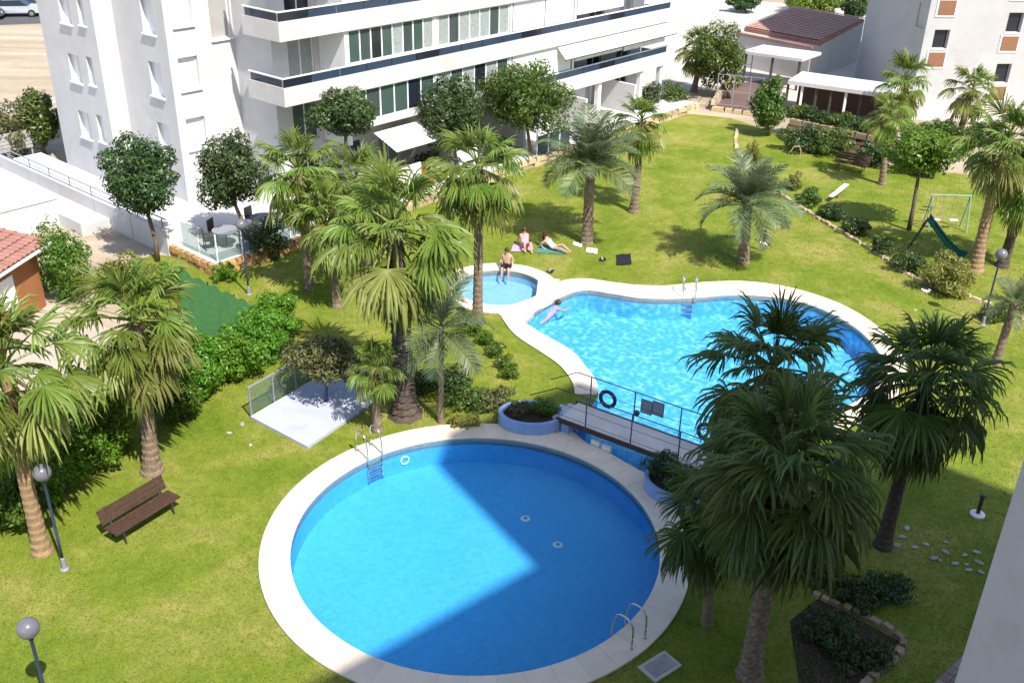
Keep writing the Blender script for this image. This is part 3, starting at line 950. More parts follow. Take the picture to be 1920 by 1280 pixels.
# ---- low building with terracotta roof
LB_FR, LB_FL, LB_BR = G(1512, 152)[:2], G(1375, 122)[:2], G(1607, 116)[:2]
LB = empty('low_house', (0, 0, 0), label='low pale outbuilding with a terracotta roof left of the tower', cat='building')
u = (LB_FR - LB_FL); u /= np.hypot(*u); wv = LB_BR - LB_FR; D_ = np.hypot(*wv); wv = wv / D_
Lf = np.hypot(*(LB_FR - LB_FL))
BL_ = LB_FL + wv * D_
zf, zb_ = 2.35, 3.1
b = MB(); b.prism([LB_FL, LB_FR, LB_BR, BL_], 0, [zf, zf, zb_, zb_]); b.build('wall', 'grey_wall' if False else 'tower_wall', LB)
# corrugated roof: a row of half-round tile courses
def tile_roof(parent, p0, pu, pw, L, D, z0, z1, pitch, m='terracotta', amp=0.35):
    n = max(2, int(L / pitch))
    rr = MB()
    prof = []
    for i in range(n):
        for k in range(5):
            a = PI * k / 4
            prof.append((pitch * (i + 0.5 - 0.5 * math.cos(a)), amp * pitch * math.sin(a) if k not in (0, 4) else 0.0))
    rows = max(2, int(D / 0.45))
    for j in range(rows):
        t0, t1 = j / rows, (j + 1) / rows
        o = len(rr.v)
        for t, lift in ((t0, 0.05), (t1, 0.015)):
            for s, h in prof:
                p = p0 + pu * s + pw * (D * t)
                rr.v.append((p[0], p[1], z0 + (z1 - z0) * t + h + lift))
        m_ = len(prof)
        for i in range(m_ - 1):
            rr.f.append((o + i, o + i + 1, o + m_ + i + 1, o + m_ + i))
    ro = rr.build('roof', m, parent)
    return ro

tile_roof(LB, LB_FL + wv * 1.2 - u * .2, u, wv, Lf + .4, D_ - 0.8, zf + .42, zb_ + .25, 0.3, 'roof_far', amp=0.10)
rb = MB(); rb.prism([LB_FL + wv * 1.1, LB_FR + wv * 1.1, LB_BR, BL_], [zf, zf, zb_, zb_], [zf + .40, zf + .40, zb_ + .2, zb_ + .2]); rb.build('roof_base', 'terracotta', LB)
eb = MB(); eb.obox(LB_FL - u * .1, LB_FR + u * .1, 0.35, zf, zf + .16, side=.1); eb.build('eave', 'terracotta', LB)
# pergola canopy in front of it and colonnade roof
PG = empty('porch_canopy', (0, 0, 0), label='white flat canopy in front of the terracotta roofed outbuilding', cat='canopy')
c0, c1 = G(1385, 155)[:2], G(1495, 172)[:2]
b = MB(); q = [c0, c1, c1 + wv * 3.2, c0 + wv * 3.2]; b.prism(q, 2.1, 2.3); b.build('canopy_roof', 'paving', PG)
for t in (0.05, 0.5, 0.95):
    p = c0 + (c1 - c0) * t + wv * .2
    MB().boxb(p[0] - .08, p[0] + .08, p[1] - .08, p[1] + .08, 0, 2.1).build('post', 'dark_metal', PG)
CL = empty('colonnade', (0, 0, 0), label='long low colonnade with a white roof slab below the tower', cat='shelter')
k0, k1 = G(1470, 214)[:2], G(1690, 248)[:2]
cu = (k1 - k0) / np.hypot(*(k1 - k0)); cn = np.array([-cu[1], cu[0]])
Lc = np.hypot(*(k1 - k0))
b = MB(); b.prism([k0 - cn * .2, k1 - cn * .2, k1 + cn * 3.0, k0 + cn * 3.0], 2.0, 2.25); b.build('roof', 'paving', CL)
b = MB(); b.prism([k0 + cn * 2.7, k1 + cn * 2.7, k1 + cn * 2.95, k0 + cn * 2.95], 0, 2.0); b.build('back_wall', 'brown_court', CL)
for i in range(9):
    p = k0 + cu * (Lc * i / 8)
    MB().boxb(p[0] - .07, p[0] + .07, p[1] - .07, p[1] + .07, 0, 2.0).build('post', 'white_paint' if i % 3 == 1 else 'dark_metal', CL)
# fence of the play court
CF = empty('court_fence', (0, 0, 0), label='thin pale wire fence posts around the brown play court', cat='fence')
cp = [G(x, y)[:2] for x, y in ((1340, 206), (1372, 160), (1405, 154))]
cp2 = [G(x, y)[:2] for x, y in ((1340, 206), (1370, 209), (1400, 212), (1424, 215))]
for p in cp + cp2[1:]:
    MB().tube([(p[0], p[1], 0), (p[0], p[1], 2.4)], 0.035, 6).build('post', 'sign_grey', CF)
for pts in (cp, cp2):
    rb = MB()
    for z in (0.4, 1.3, 2.35):
        rb.tube([(p[0], p[1], z) for p in pts], 0.02, 5)
    rb.build('wire', 'sign_grey', CF)
stone_wall('court_wall', 'tan stone wall on the left of the brown play court', G(1335, 207), G(1372, 152), 0.7, 'tan_stone', 8, sx=.8, sz=.3)
stone_wall('court_wall', 'low tan stone edge in front of the brown play court', G(1336, 208), G(1440, 222), 0.3, 'tan_stone', 9, sx=.8, sz=.3)
# retaining wall with creeper at the right
stone_wall('garden_wall', 'rough stone wall below the creeper hedge by the colonnade', G(1478, 262), G(1700, 312), 1.3, 'rock', 10, sx=.6, sz=.3)

# ---- red-roofed house on the left
RH = empty('red_roof_house', (0, 0, 0), label='small orange house with red tiled roof at the left edge', cat='building')
e1, e0 = G(98, 455, 2.5)[:2], G(0, 518, 2.5)[:2]
eu = (e0 - e1) / np.hypot(*(e0 - e1)); ew = np.array([eu[1], -eu[0]])
if ew[1] < 0: ew = -ew
b = MB(); b.prism([e1 + ew * .5 + eu * .4, e1 + eu * 9 + ew * .5, e1 + eu * 9 + ew * 4.6, e1 + eu * .4 + ew * 4.6], 0, [2.45, 2.45, 3.1, 3.1]); b.build('wall', 'orange_wall', RH)
ro = tile_roof(RH, e1.copy(), eu, ew, 9.0, 5.0, 2.52, 3.3, 0.28)
b = MB(); b.prism([e1, e1 + eu * 9, e1 + eu * 9 + ew * 5, e1 + ew * 5], [2.44, 2.44, 3.22, 3.22], [2.53, 2.53, 3.31, 3.31]); b.build('roof_base', 'white_paint', RH)
b = MB(); q = [e1 + eu * .25 + ew * 2.2, e1 + eu * 8 + ew * 2.2, e1 + eu * 8 + ew * 3.0, e1 + eu * .25 + ew * 3.0]; zz = [2.52 + .78 * 2.2 / 5 + .2, 2.52 + .78 * 2.2 / 5 + .2, 2.52 + .78 * 3 / 5 + .2, 2.52 + .78 * 3 / 5 + .2]
b.prism(q, zz, [z + .05 for z in zz]); b.build('solar_panel', 'solar', ro)
for k in range(2):
    p = e1 + eu * (2.0 + 2.4 * k) + ew * .49
    b = MB(); vbox(b, p, eu, -ew, 0, 1.0, 0.0, 0.05, 0.9, 2.0); b.build('window', 'white_paint', RH)
# neighbour's boundary wall
NW = empty('boundary_wall', (0, 0, 0), label='low pale boundary wall with a brown cap behind the left hedge', cat='wall')
wa, wb2 = G(-160, 960)[:2], G(250, 742)[:2]
MB().obox(wa, wb2, 0.18, 0, 0.62).build('wall_face', 'parapet_white', NW)
MB().obox(wa, wb2, 0.24, 0.62, 0.68).build('cap', 'brick', NW)

# ---- own building (behind and right of the camera): it throws the big shade over the round pool
HT = 40.0
off = SUN_H * HT / math.tan(SUN_EL)
shade_px = [(680, 1235), (1000, 1060), (820, 874), (836, 814), (1080, 716), (1290, 788), (1385, 842), (1560, 838), (1700, 846), (1905, 925)]
sp = [G(x, y, -0.85)[:2] + off * (HT + 0.85) / HT if i < 3 else G(x, y)[:2] + off for i, (x, y) in enumerate(shade_px)]
d0 = sp[0] - sp[1]
roofp = [sp[0] + d0 * 2.6] + sp + [np.array([44.0, -12.0]), np.array([40.0, -38.0]), np.array([4.0, -36.0])]
OB = empty('own_tower', (0, 0, 0), label='tall white apartment tower rising out of view behind the lower right palms', cat='building')
MB().prism(roofp, 0, HT).build('wall', 'white_wall', OB)
MB().boxb(14.6, 32.0, -6.0, 12.0, 0, 19.0).build('added_sky_blocker', 'tower_wall', OB)  # unseen box added to block sky and deepen the lower right shade
# wing under the balcony from which one looks, with its white side wall at the right edge of the view
OWG = empty('own_wing', (0, 0, 0), label='white side wall of the near building at the lower right edge', cat='building')
pe = GY(1850, 1085, 6.2)
MB().boxb(pe[0], pe[0] + 0.35, -0.9, 6.2, 0, 15.2).build('side_wall', 'tower_wall', OWG)
MB().boxb(-9.0, pe[0] + 0.36, -13.0, -0.901, 0, 18.9).build('wall', 'white_wall', OWG)

# ================================================================== VEGETATION
def fan_frond_mesh(seed, el_deg, droop, m, nseg=26, spread=108, pet=0.50, blade=0.52):
    """one costapalmate frond in its hanging pose: petiole leaves the crown at el_deg, the pleated blade bends with gravity"""
    g = rnd(seed)
    el = math.radians(el_deg)
    V, Fc = [], []
    d = np.array([math.cos(el), 0, math.sin(el)])
    p = np.zeros(3); pts = [p.copy()]
    down = np.array([0, 0, -1.0])
    for i in range(6):
        p = p + d * pet / 6; pts.append(p.copy())
        d = d + down * 0.055 * droop * (0.3 + abs(math.cos(el))); d /= np.linalg.norm(d)
    b = MB(); b.tube(pts, list(np.linspace(0.017, 0.008, 7)), 4, False)
    V += b.v; Fc += b.f
    h = pts[-1]; tn = d
    side = np.array([0, 1.0, 0])
    upv = np.cross(tn, side); upv = -upv if upv[2] < 0 else upv
    da = 2 * math.radians(spread) / nseg
    rs = [0.0, 0.30, 0.52, 0.76, 1.0]
    for k in range(nseg):
        al = -math.radians(spread) + da * (k + 0.5)
        L = blade * (1 - 0.30 * (abs(al) / math.radians(spread)) ** 2) * g.uniform(0.72, 1.14)
        dr = math.cos(al) * tn + math.sin(al) * side + g.normal(size=3) * 0.03 - upv * 0.10 * abs(math.sin(al))
        dr /= np.linalg.norm(dr)
        gk = droop * g.uniform(0.55, 1.75)
        c = h.copy(); dd = dr.copy(); rows = []
        for j in range(5):
            lat = np.cross(upv, dd); lat -= dd * (lat @ dd); lat /= np.linalg.norm(lat) + 1e-9
            hw = {0: 0.004, 1: rs[1] * L * math.tan(da / 2) * 1.02, 2: rs[2] * L * math.tan(da / 2) * .82, 3: 0.0125, 4: 0.0}[j]
            nn = np.cross(dd, lat)
            if nn[2] < 0: nn = -nn
            rows.append((c - lat * hw, c + nn * (0.016 if 0 < j < 4 else 0) , c + lat * hw))
            if j < 4:
                c = c + dd * L * (rs[j + 1] - rs[j])
                bend = (0.16, 0.50, 1.10, 1.3)[j] * gk
                dd = dd + down * bend + g.normal(size=3) * 0.06 * j; dd /= np.linalg.norm(dd)
        o = len(V)
        for j in range(4):
            V += list(rows[j])
        V.append(rows[4][1])
        for j in range(3):
            q = o + 3 * j
            Fc += [(q, q + 3, q + 4, q + 1), (q + 1, q + 4, q + 5, q + 2)]
        q = o + 9
        Fc += [(q, o + 12, q + 1), (q + 1, o + 12, q + 2)]
    bb = MB(); bb.add(V, Fc)
    return bb.mesh('frond', m)

def feather_frond_mesh(seed, arch, m, n=34):
    g = rnd(seed)
    pts = []
    ang = 0.0
    p = np.zeros(3)
    N = 14
    for i in range(N + 1):
        pts.append(p.copy())
        p = p + np.array([math.cos(ang), 0, math.sin(ang)]) / N
        ang -= arch / N * (0.5 + 1.2 * i / N)
    b = MB(); b.tube(pts, list(np.linspace(0.014, 0.003, N + 1)), 4, False)
    for k in range(n):
        t = 0.12 + 0.87 * k / (n - 1)
        i = min(int(t * N), N - 1); f = t * N - i
        c = pts[i] * (1 - f) + pts[i + 1] * f
        tg = pts[i + 1] - pts[i]; tg /= np.linalg.norm(tg)
        upv = np.cross(np.array([0, -1.0, 0]), tg)
        ll = 0.30 * (math.sin(PI * min(1, (t * 0.92 + 0.10))) ** 0.6) + 0.03
        for s in (-1, 1):
            ww = 0.013
            d = tg * g.uniform(.55, .8) + np.array([0, s * g.uniform(.8, 1.0), 0]) + upv * g.uniform(0.15, 0.45)
            d /= np.linalg.norm(d)
            L = ll * g.uniform(.85, 1.1)
            mid = c + d * L * .55 + np.array([0, 0, -.012]); tip = c + d * L + np.array([0, 0, -0.07 * g.uniform(.5, 1.6)])
            o = len(b.v)
            b.v += [tuple(c - tg * ww * .6), tuple(c + tg * ww * .6), tuple(mid + tg * ww), tuple(tip), tuple(mid - tg * ww)]
            b.f += [(o, o + 1, o + 2, o + 4), (o + 4, o + 2, o + 3)]
    return b.mesh('frond', m)

FAN_EL = [80, 64, 48, 32, 16, 0, -16, -32, -48, -64]
def fan_set(young, old, seed):
    out = {}
    for i, e in enumerate(FAN_EL):
        t = i / (len(FAN_EL) - 1)
        sp = 55 if e > 72 else (85 if e > 56 else 105)
        out[e] = [fan_frond_mesh(seed + 10 * i + q, e, 0.40 + 0.85 * t, old if (t > .62 and q == 0) else young, spread=sp) for q in range(3)]
    return out
FAN = {'fan_leaf': fan_set('fan_leaf', 'fan_leaf_old', 1000), 'fan_leaf_shaded': fan_set('fan_leaf_shaded', 'fan_leaf_shaded', 2000)}
FAN_DEAD = [fan_frond_mesh(3000 + i, -74, 1.2, 'fan_leaf_dead', nseg=14, spread=80) for i in range(2)]
FEA = [feather_frond_mesh(60 + i, a, 'feather_leaf') for i, a in enumerate((0.5, 0.9, 1.3, 1.7))]

def palm_trunk(base, top, r0, r1, seed, flare=1.5, boss=0.0, ring=0.13, bend=0.0):
    g = rnd(seed)
    base = np.array(base, float); top = np.array(top, float)
    L = np.linalg.norm(top - base)
    n = max(12, int(L / 0.075)); seg = 16
    V, Fc = [], []
    bx = np.array([g.normal() * bend, g.normal() * bend, 0])
    for i in range(n + 1):
        t = i / n
        c = base * (1 - t) + top * t + bx * math.sin(PI * t)
        r = r0 + (r1 - r0) * t
        hgt = t * L
        r *= 1 + (flare - 1) * math.exp(-hgt / 0.38)
        saw = (i % 3) / 2.0
        for k in range(seg):
            a = 2 * PI * k / seg
            ph = ((i // 3) + k) % 2
            rr = r * (1 + ring * (saw - .5) * (1 if ph else 0.4) + boss * (0.5 - abs(saw - .5)) * ph + g.normal() * 0.012)
            V.append((c[0] + rr * math.cos(a), c[1] + rr * math.sin(a), c[2] + g.normal() * .006))
    for i in range(n):
        for k in range(seg):
            k2 = (k + 1) % seg
            Fc.append((i * seg + k, i * seg + k2, (i + 1) * seg + k2, (i + 1) * seg + k))
    Fc.append(tuple(n * seg + k for k in range(seg)))
    b = MB(); b.v = V; b.f = Fc
    return b

def put_frond(me, parent, at, az, el, roll, s):
    o = link('frond', me, parent)
    o.location = at
    o.rotation_mode = 'XYZ'
    o.rotation_euler = (Matrix.Rotation(az, 3, 'Z') @ Matrix.Rotation(-el, 3, 'Y') @ Matrix.Rotation(roll, 3, 'X')).to_euler()
    o.scale = (s, s, s)
    return o

def fan_palm(base_px, crown_px, rpx, r0, label, seed, n=40, mk='fan_leaf', dead=6, boss=0.0, bark='bark_palm', old_green=0.4, flare=1.5, lowest=-72, name='fan_palm', base=None):
    B = G(*base_px) if base is None else np.array(base)
    T = GY(*crown_px, B[1])
    R = rpx * depth(T) / FPX
    g = rnd(seed)
    e = empty(name, (B[0], B[1], 0), 0, label=label, cat='palm tree', group='fan palms of the garden')
    top = (T - B)
    palm_trunk((0, 0, -.05), top - np.array([0, 0, .1]), r0, r0 * 0.72, seed, flare, boss, bend=0.03).build('trunk', bark, e, smooth=False)
    # boot of old leaf bases under the crown
    bt = MB()
    for k in range(26):
        a = k * 2.4; z = top[2] - 0.15 - 0.035 * k
        f = (z / top[2])
        c = top * f
        rr = r0 * 0.75
        d = np.array([math.cos(a), math.sin(a), 0])
        p0 = np.array([c[0], c[1], z]) + d * rr * .7; p1 = p0 + d * 0.10 + np.array([0, 0, 0.20])
        bt.tube([p0, p1], [0.05, 0.022], 4)
    bt.build('leaf_bases', 'fan_leaf_dead' if mk != 'fan_leaf_shaded' else 'bark_dark', e)
    for k in range(n):
        t = (k + 0.5) / n
        az = k * 2.39996 + g.normal() * 0.22
        el = 86 - (86 - lowest) * t ** 0.9 + g.normal() * 7
        key = min(FAN_EL, key=lambda q: abs(q - el))
        s = R * g.uniform(0.78, 1.12) * (0.70 if t < 0.12 else (0.86 if t < .4 else 1.0))
        me = FAN[mk][key][0 if g.random() > old_green else 1 + int(g.random() < .5)]
        at = top + np.array([0, 0, 0.15 - 0.45 * t * min(1, R / 2)])
        o = put_frond(me, e, at, az, 0.0, 0.0, s)
        o.rotation_euler = (g.normal() * .10, g.normal() * .10, az)
    for k in range(dead):
        o = put_frond(FAN_DEAD[k % 2], e, top + np.array([0, 0, -0.35 - .2 * g.random()]), g.uniform(0, 2 * PI), 0.0, 0.0, R * g.uniform(.55, .8))
    return e

def feather_palm(base_px, crown_px, rpx, r0, label, seed, n=34, droop=0.0, flare=1.3, low=13):
    B = G(*base_px); T = GY(*crown_px, B[1])
    R = rpx * depth(T) / FPX
    g = rnd(seed)
    e = empty('date_palm', (B[0], B[1], 0), 0, label=label, cat='palm tree', group='feather palms of the garden')
    top = T - B
    palm_trunk((0, 0, -.05), top, r0, r0 * 0.85, seed, flare, 0.10, ring=0.12).build('trunk', 'bark_palm', e)
    for k in range(n):
        t = (k + .5) / n
        az = k * 2.39996 + g.normal() * .12
        el = math.radians(84 - (84 + low + droop) * t ** 0.9) + g.normal() * .08
        me = FEA[0 if t < .25 else (1 if t < .55 else (2 if t < .8 else 3))]
        put_frond(me, e, top + np.array([0, 0, 0.05 - .25 * t]), az, el, g.normal() * .3, R * g.uniform(.92, 1.15) * (0.85 if t < .15 else 1))
    return e

def leaf_cloud(lumps, n, size, seed, up=0.35, shell=0.55):
    """n leaf quads spread through a set of lumps (centre, radii)"""
    g = rnd(seed)
    vol = np.array([np.prod(l[1]) ** (2 / 3) for l in lumps]); vol /= vol.sum()
    pick = g.choice(len(lumps), n, p=vol)
    C = np.array([l[0] for l in lumps])[pick]; Rr = np.array([l[1] for l in lumps])[pick]
    d = g.normal(size=(n, 3)); d /= np.linalg.norm(d, axis=1)[:, None]
    r = g.uniform(shell ** 2, 1.0, n) ** 0.5
    r = r * (1 + 0.10 * g.normal(size=n))
    P = C + d * Rr * r[:, None]
    nrm = d + np.array([0, 0, up]) + 0.55 * g.normal(size=(n, 3))
    nrm /= np.linalg.norm(nrm, axis=1)[:, None]
    a = np.cross(nrm, g.normal(size=(n, 3))); a /= np.linalg.norm(a, axis=1)[:, None] + 1e-9
    bv = np.cross(nrm, a)
    L = size * g.uniform(.6, 1.35, n)[:, None]
    W = L * 0.42
    V = np.stack([P - a * L * .5, P + bv * W * .5 + nrm * W * .15, P + a * L * .5 - nrm * L * .12, P - bv * W * .5 + nrm * W * .15], 1)
    return V

def crown_lumps(R, seed, n=14, inner=0.62, lump=0.42, flat=1.0):
    g = rnd(seed)
    out = [(np.zeros(3), np.array(R) * 0.62)]
    for k in range(n):
        z = 1 - 2 * (k + .5) / n
        a = k * 2.39996 + g.normal() * .25
        rr = math.sqrt(max(0, 1 - z * z))
        d = np.array([rr * math.cos(a), rr * math.sin(a), z])
        s = lump * g.uniform(.55, 1.25)
        out.append((d * np.array(R) * inner * g.uniform(.7, 1.4), np.array(R) * s * g.uniform(.8, 1.2, 3)))
    return out

def tree(base_px, crown_px, rx_px, rz_px, label, seed, m, n=5200, size=0.16, tr=0.10, name='leafy_tree', lumps=16, base=None, group='leafy trees round the garden', bark='bark_tree'):
    B = G(*base_px) if base is None else np.array(base)
    T = GY(*crown_px, B[1])
    k = depth(T) / FPX
    R = (rx_px * k, rx_px * k * 0.95, rz_px * k)
    e = empty(name, (B[0], B[1], 0), 0, label=label, cat='tree', group=group)
    top = T - B
    g = rnd(seed)
    b = MB()
    fork = top - np.array([0, 0, R[2] * .7])
    b.tube([(0, 0, -.05), fork * .35 + np.array([g.normal() * .06, g.normal() * .06, 0]), fork * .75, fork], [tr * 1.35, tr, tr * .85, tr * .75], 8)
    for i in range(6):
        a = i * 1.05 + g.normal() * .2
        d = np.array([math.cos(a) * R[0] * .7, math.sin(a) * R[1] * .7, R[2] * g.uniform(.5, 1.1)])
        b.tube([fork, fork + d * .5 + np.array([0, 0, .1]), fork + d], [tr * .55, tr * .35, tr * .12], 5)
    b.build('trunk', bark, e, smooth=True)
    V = leaf_cloud(crown_lumps(R, seed, lumps), int(n * 1.45), size * 1.12, seed) + top
    c = link('crown', fast_quads('crown', V, m), e)
    return e

def shrub(px, rx, ry, rz, label, seed, m, n=2200, size=0.13, name='shrub', z=0.0, group='shrubs and hedges', rz_ang=0.0, cat='shrub', lumps=12, at=None):
    B = G(*px, z) if at is None else np.array(at)
    e = empty(name, (B[0], B[1], z), rz_ang, label=label, cat=cat, group=group)
    L = crown_lumps((rx, ry, rz * .62), seed, lumps, 0.66, 0.40)
    L = [(c + np.array([0, 0, rz * .55]), r) for c, r in L]
    V = leaf_cloud(L, n, size, seed)
    V[..., 2] = np.maximum(V[..., 2], 0.02)
    link('foliage', fast_quads('foliage', V, m), e)
    g = rnd(seed + 5)
    b = MB()
    for k in range(5):
        a = g.uniform(0, 2 * PI)
        b.tube([(math.cos(a) * rx * .12, math.sin(a) * ry * .12, -.03), (math.cos(a) * rx * .45, math.sin(a) * ry * .45, rz * .75)], [0.035, 0.012], 5)
    b.build('stem', 'bark_tree', e)
    return e

fan_palm((80, 1035), (8, 685), 195, 0.20, 'leaning fan palm cut by the left edge beside the tall blue lamp', 101, n=40, bark='bark_base')
fan_palm((285, 885), (252, 600), 168, 0.22, 'fan palm with a flared trunk standing by the hedge above the brown bench', 102, n=43, bark='bark_palm', flare=1.7)
fan_palm((760, 778), (738, 425), 180, 0.33, 'tallest fan palm with thick dark knobbly trunk, left of the bridge', 103, n=43, boss=.3, bark='bark_dark', flare=1.75, dead=8)
fan_palm((580, 542), (560, 320), 112, 0.17, 'fan palm in front of the white patio with a thin dark trunk', 104, n=37)
fan_palm((690, 520), (666, 345), 116, 0.18, 'fan palm half hidden behind the tallest palm', 105, n=37)
fan_palm((632, 575), (622, 408), 100, 0.15, 'low fan palm left of the tallest palm and in front of the patio palm', 119, n=36)
fan_palm((895, 605), (896, 312), 126, 0.19, 'fan palm with a bare straight trunk beside the paddling pool', 106, n=40)
fan_palm((1188, 398), (1203, 228), 68, 0.20, 'short fan palm with dark trunk on the lawn right of the tall feather palm', 107, n=35)
fan_palm((1300, 172), (1312, 90), 55, 0.2, 'far fan palm at the right end of the white apartment block', 108, n=43)
fan_palm((1703, 262), (1697, 152), 72, 0.2, 'fan palm in front of the tower under its left window column', 109, n=35)
fan_palm((1795, 262), (1824, 166), 62, 0.2, 'fan palm in front of the tower under its right window column', 110, n=35)
fan_palm((1654, 346), (1668, 212), 62, 0.17, 'reddish trunked fan palm beside the dark far bench', 111, n=35)
fan_palm((1828, 508), (1888, 268), 108, 0.26, 'big fan palm with leaning reddish trunk behind the round shrub', 112, n=43, bark='bark_base')
fan_palm((1878, 500), (1928, 332), 95, 0.22, 'fan palm cut by the right edge above the grey lamp', 113, n=37, bark='bark_dark')
fan_palm((1405, 1265), (1478, 868), 240, 0.22, 'large shaded fan palm in front at the lower right with pale ringed trunk', 114, n=58, mk='fan_leaf_shaded', dead=7, boss=.3)
fan_palm((1392, 1062), (1448, 690), 195, 0.20, 'tall shaded fan palm whose dark crown stands before the big pool', 115, n=50, mk='fan_leaf_shaded', bark='bark_dark', dead=3)
fan_palm((1655, 1024), (1738, 715), 182, 0.19, 'shaded fan palm at the right overlapping the end of the big pool', 116, n=62, mk='fan_leaf_shaded', bark='bark_dark', dead=4)
fan_palm((1325, 1170), (1340, 962), 155, 0.11, 'slender shaded young fan palm nearest the round pool edge', 117, n=40, mk='fan_leaf_shaded', dead=3)
fan_palm((708, 808), (702, 690), 70, 0.13, 'small drooping fan palm beside the pale slab', 118, n=29, lowest=-80, dead=2)
feather_palm((1100, 457), (1108, 308), 108, 0.24, 'tall grey green feather palm in the middle of the lawn', 120, n=34, low=-14)
feather_palm((1393, 493), (1402, 378), 100, 0.24, 'short arching feather palm on the lawn above the big pool', 121, n=32, low=0)
feather_palm((1866, 684), (1902, 568), 62, 0.15, 'small feather palm with slim leaning trunk at the right edge', 122, n=20)
feather_palm((826, 792), (828, 612), 112, 0.09, 'slim feather palm with a grey bare trunk beside the tallest palm', 123, n=16, droop=15)

tree((295, 490), (266, 330), 72, 72, 'round dark tree on a thin trunk in front of the white walkway', 201, 'tree_dark', 6500, 0.17)
tree((476, 472), (432, 325), 70, 75, 'loose dark tree over the white patio', 202, 'tree_dark', 5600, 0.17)
tree((650, 402), (646, 215), 64, 50, 'dark bushy tree under the lowest balcony band', 203, 'tree_dark', 5000, 0.18)
tree((860, 345), (850, 215), 66, 72, 'dark tree beside the patio awning of the white block', 204, 'tree_dark', 5600, 0.18)
tree((1000, 310), (988, 180), 80, 72, 'large mid green tree in front of the white block', 205, 'tree_mid', 7500, 0.19)
tree((1370, 185), (1352, 108), 52, 58, 'green tree beside the far fan palm at the end of the white block', 206, 'tree_mid', 5000, 0.2)
tree((1440, 255), (1443, 192), 32, 46, 'slim green tree beside the brown play court', 207, 'tree_mid', 3000, 0.2)
tree((1704, 432), (1732, 282), 68, 44, 'bright green spreading tree over the playground', 208, 'tree_bright', 4600, 0.2)
tree((612, 757), (612, 672), 72, 40, 'low olive green tree with thin dark trunk on the pale slab', 209, 'olive', 3600, 0.14, tr=.055, bark='blue_pole')
tree((85, 290), (75, 222), 40, 52, 'sunlit tree behind the grey screen left of the white block', 210, 'tree_mid', 3500, 0.22)
tree((1520, 30), (1520, 5), 55, 26, 'bright green tree at the top edge beyond the plaza', 211, 'tree_bright', 3000, 0.35, base=(*G(1525, 26)[:2], 0))
tree((1600, 38), (1602, 10), 26, 32, 'dark tree left of the tower at the top edge', 212, 'tree_dark', 2000, 0.35, base=(*G(1600, 42)[:2], 0))
tree((1400, 22), (1395, 2), 30, 18, 'dim tree at the top edge above the plaza', 213, 'tree_dark', 1500, 0.35, base=(*G(1400, 24)[:2], 0))

# hedge along the left boundary: every bush its own thing
hedge = [((10, 985), .9, .9, 1.3, 'hedge_dark', 'dark hedge bush behind the trunk of the left edge palm'),
         ((95, 925), 1.15, 1.0, 2.0, 'hedge_bright', 'hedge bush between the left edge palm and the tall blue lamp head'),
         ((160, 880), 1.15, 1.0, 2.1, 'hedge_bright', 'leafy hedge bush behind the left end of the brown bench'),
         ((222, 845), 1.05, .9, 2.1, 'hedge_bright', 'hedge bush just left of the flared palm trunk'),
         ((325, 790), 1.0, .85, 1.8, 'hedge_dark', 'dark hedge bush just right of the flared palm trunk'),
         ((372, 748), 1.05, .95, 2.1, 'hedge_bright', 'bright hedge bush left of the pale slab fence'),
         ((430, 712), 1.15, 1.0, 1.8, 'hedge_bright', 'tall bright hedge bush in front of the green netting'),
         ((490, 672), 1.15, 1.0, 1.6, 'hedge_bright', 'bright hedge bush below the green netting end'),
         ((525, 630), 1.0, .9, 1.35, 'hedge_bright', 'rightmost bright hedge bush of the left row')]
for i, (px, rx, ry, rz, m, lab) in enumerate(hedge):
    shrub(px, rx, ry, rz, lab, 300 + i, m, 6000, 0.14, name='hedge_bush')
shrub((235, 560), 1.0, .9, 1.5, 'light green bush between the dark bush and the green netting', 323, 'yellow_shrub', 3000, 0.16, name='bush')
shrub((330, 560), .8, .7, 1.2, 'green bush at the upper end of the green netting', 324, 'hedge_bright', 2400, 0.13, name='bush')
shrub((128, 560), 1.4, 1.2, 2.6, 'big dark green bush behind the flared palm by the orange house', 320, 'hedge_dark', 5000, 0.16, name='bush')
shrub((20, 300), 2.0, 1.6, 2.6, 'dull bush at the left edge beside the sandy lot', 321, 'olive', 3000, 0.25, name='bush')
shrub((1778, 545), 1.25, 1.1, 1.35, 'round yellow green shrub beside the leaning palm', 322, 'yellow_shrub', 4200, 0.15)
kerb_sh = [((1512, 385), .7, .6, .75, 'tree_mid'), ((1560, 410), .7, .6, .7, 'tree_dark'), ((1605, 438), .7, .6, .7, 'tree_dark'),
           ((1655, 475), .6, .6, .6, 'tree_dark'), ((1700, 508), .75, .7, .8, 'tree_dark')]
for i, (px, rx, ry, rz, m) in enumerate(kerb_sh):
    shrub(px, rx, ry, rz, ['low shrub at the upper end of the stone kerb', 'second low shrub down the stone kerb', 'third low shrub down the stone kerb',
                            'fourth low shrub down the stone kerb', 'dark low shrub touching the round yellow shrub'][i], 330 + i, m, 1700, 0.13)
shrub((1405, 312), .55, .5, 1.2, 'upright yellow green topiary bush at the top of the stone kerb', 340, 'yellow_shrub', 2200, 0.12)
shrub((1862, 600), .6, .5, .6, 'low green plant at the foot of the grey lamp', 341, 'tree_mid', 1400, 0.13)
for i, x in enumerate((1495, 1532, 1570, 1608, 1648)):
    y = 256 + (x - 1480) * 50 / 220
    p = G(x, y); p[1] += 0.5
    shrub(None, 1.0, .6, .8, ['leftmost', 'second', 'middle', 'fourth', 'rightmost'][i] + ' creeper bush on top of the white garden wall', 345 + i, 'tree_dark' if i % 2 else 'tree_mid', 1900, 0.17, z=1.0, at=p)
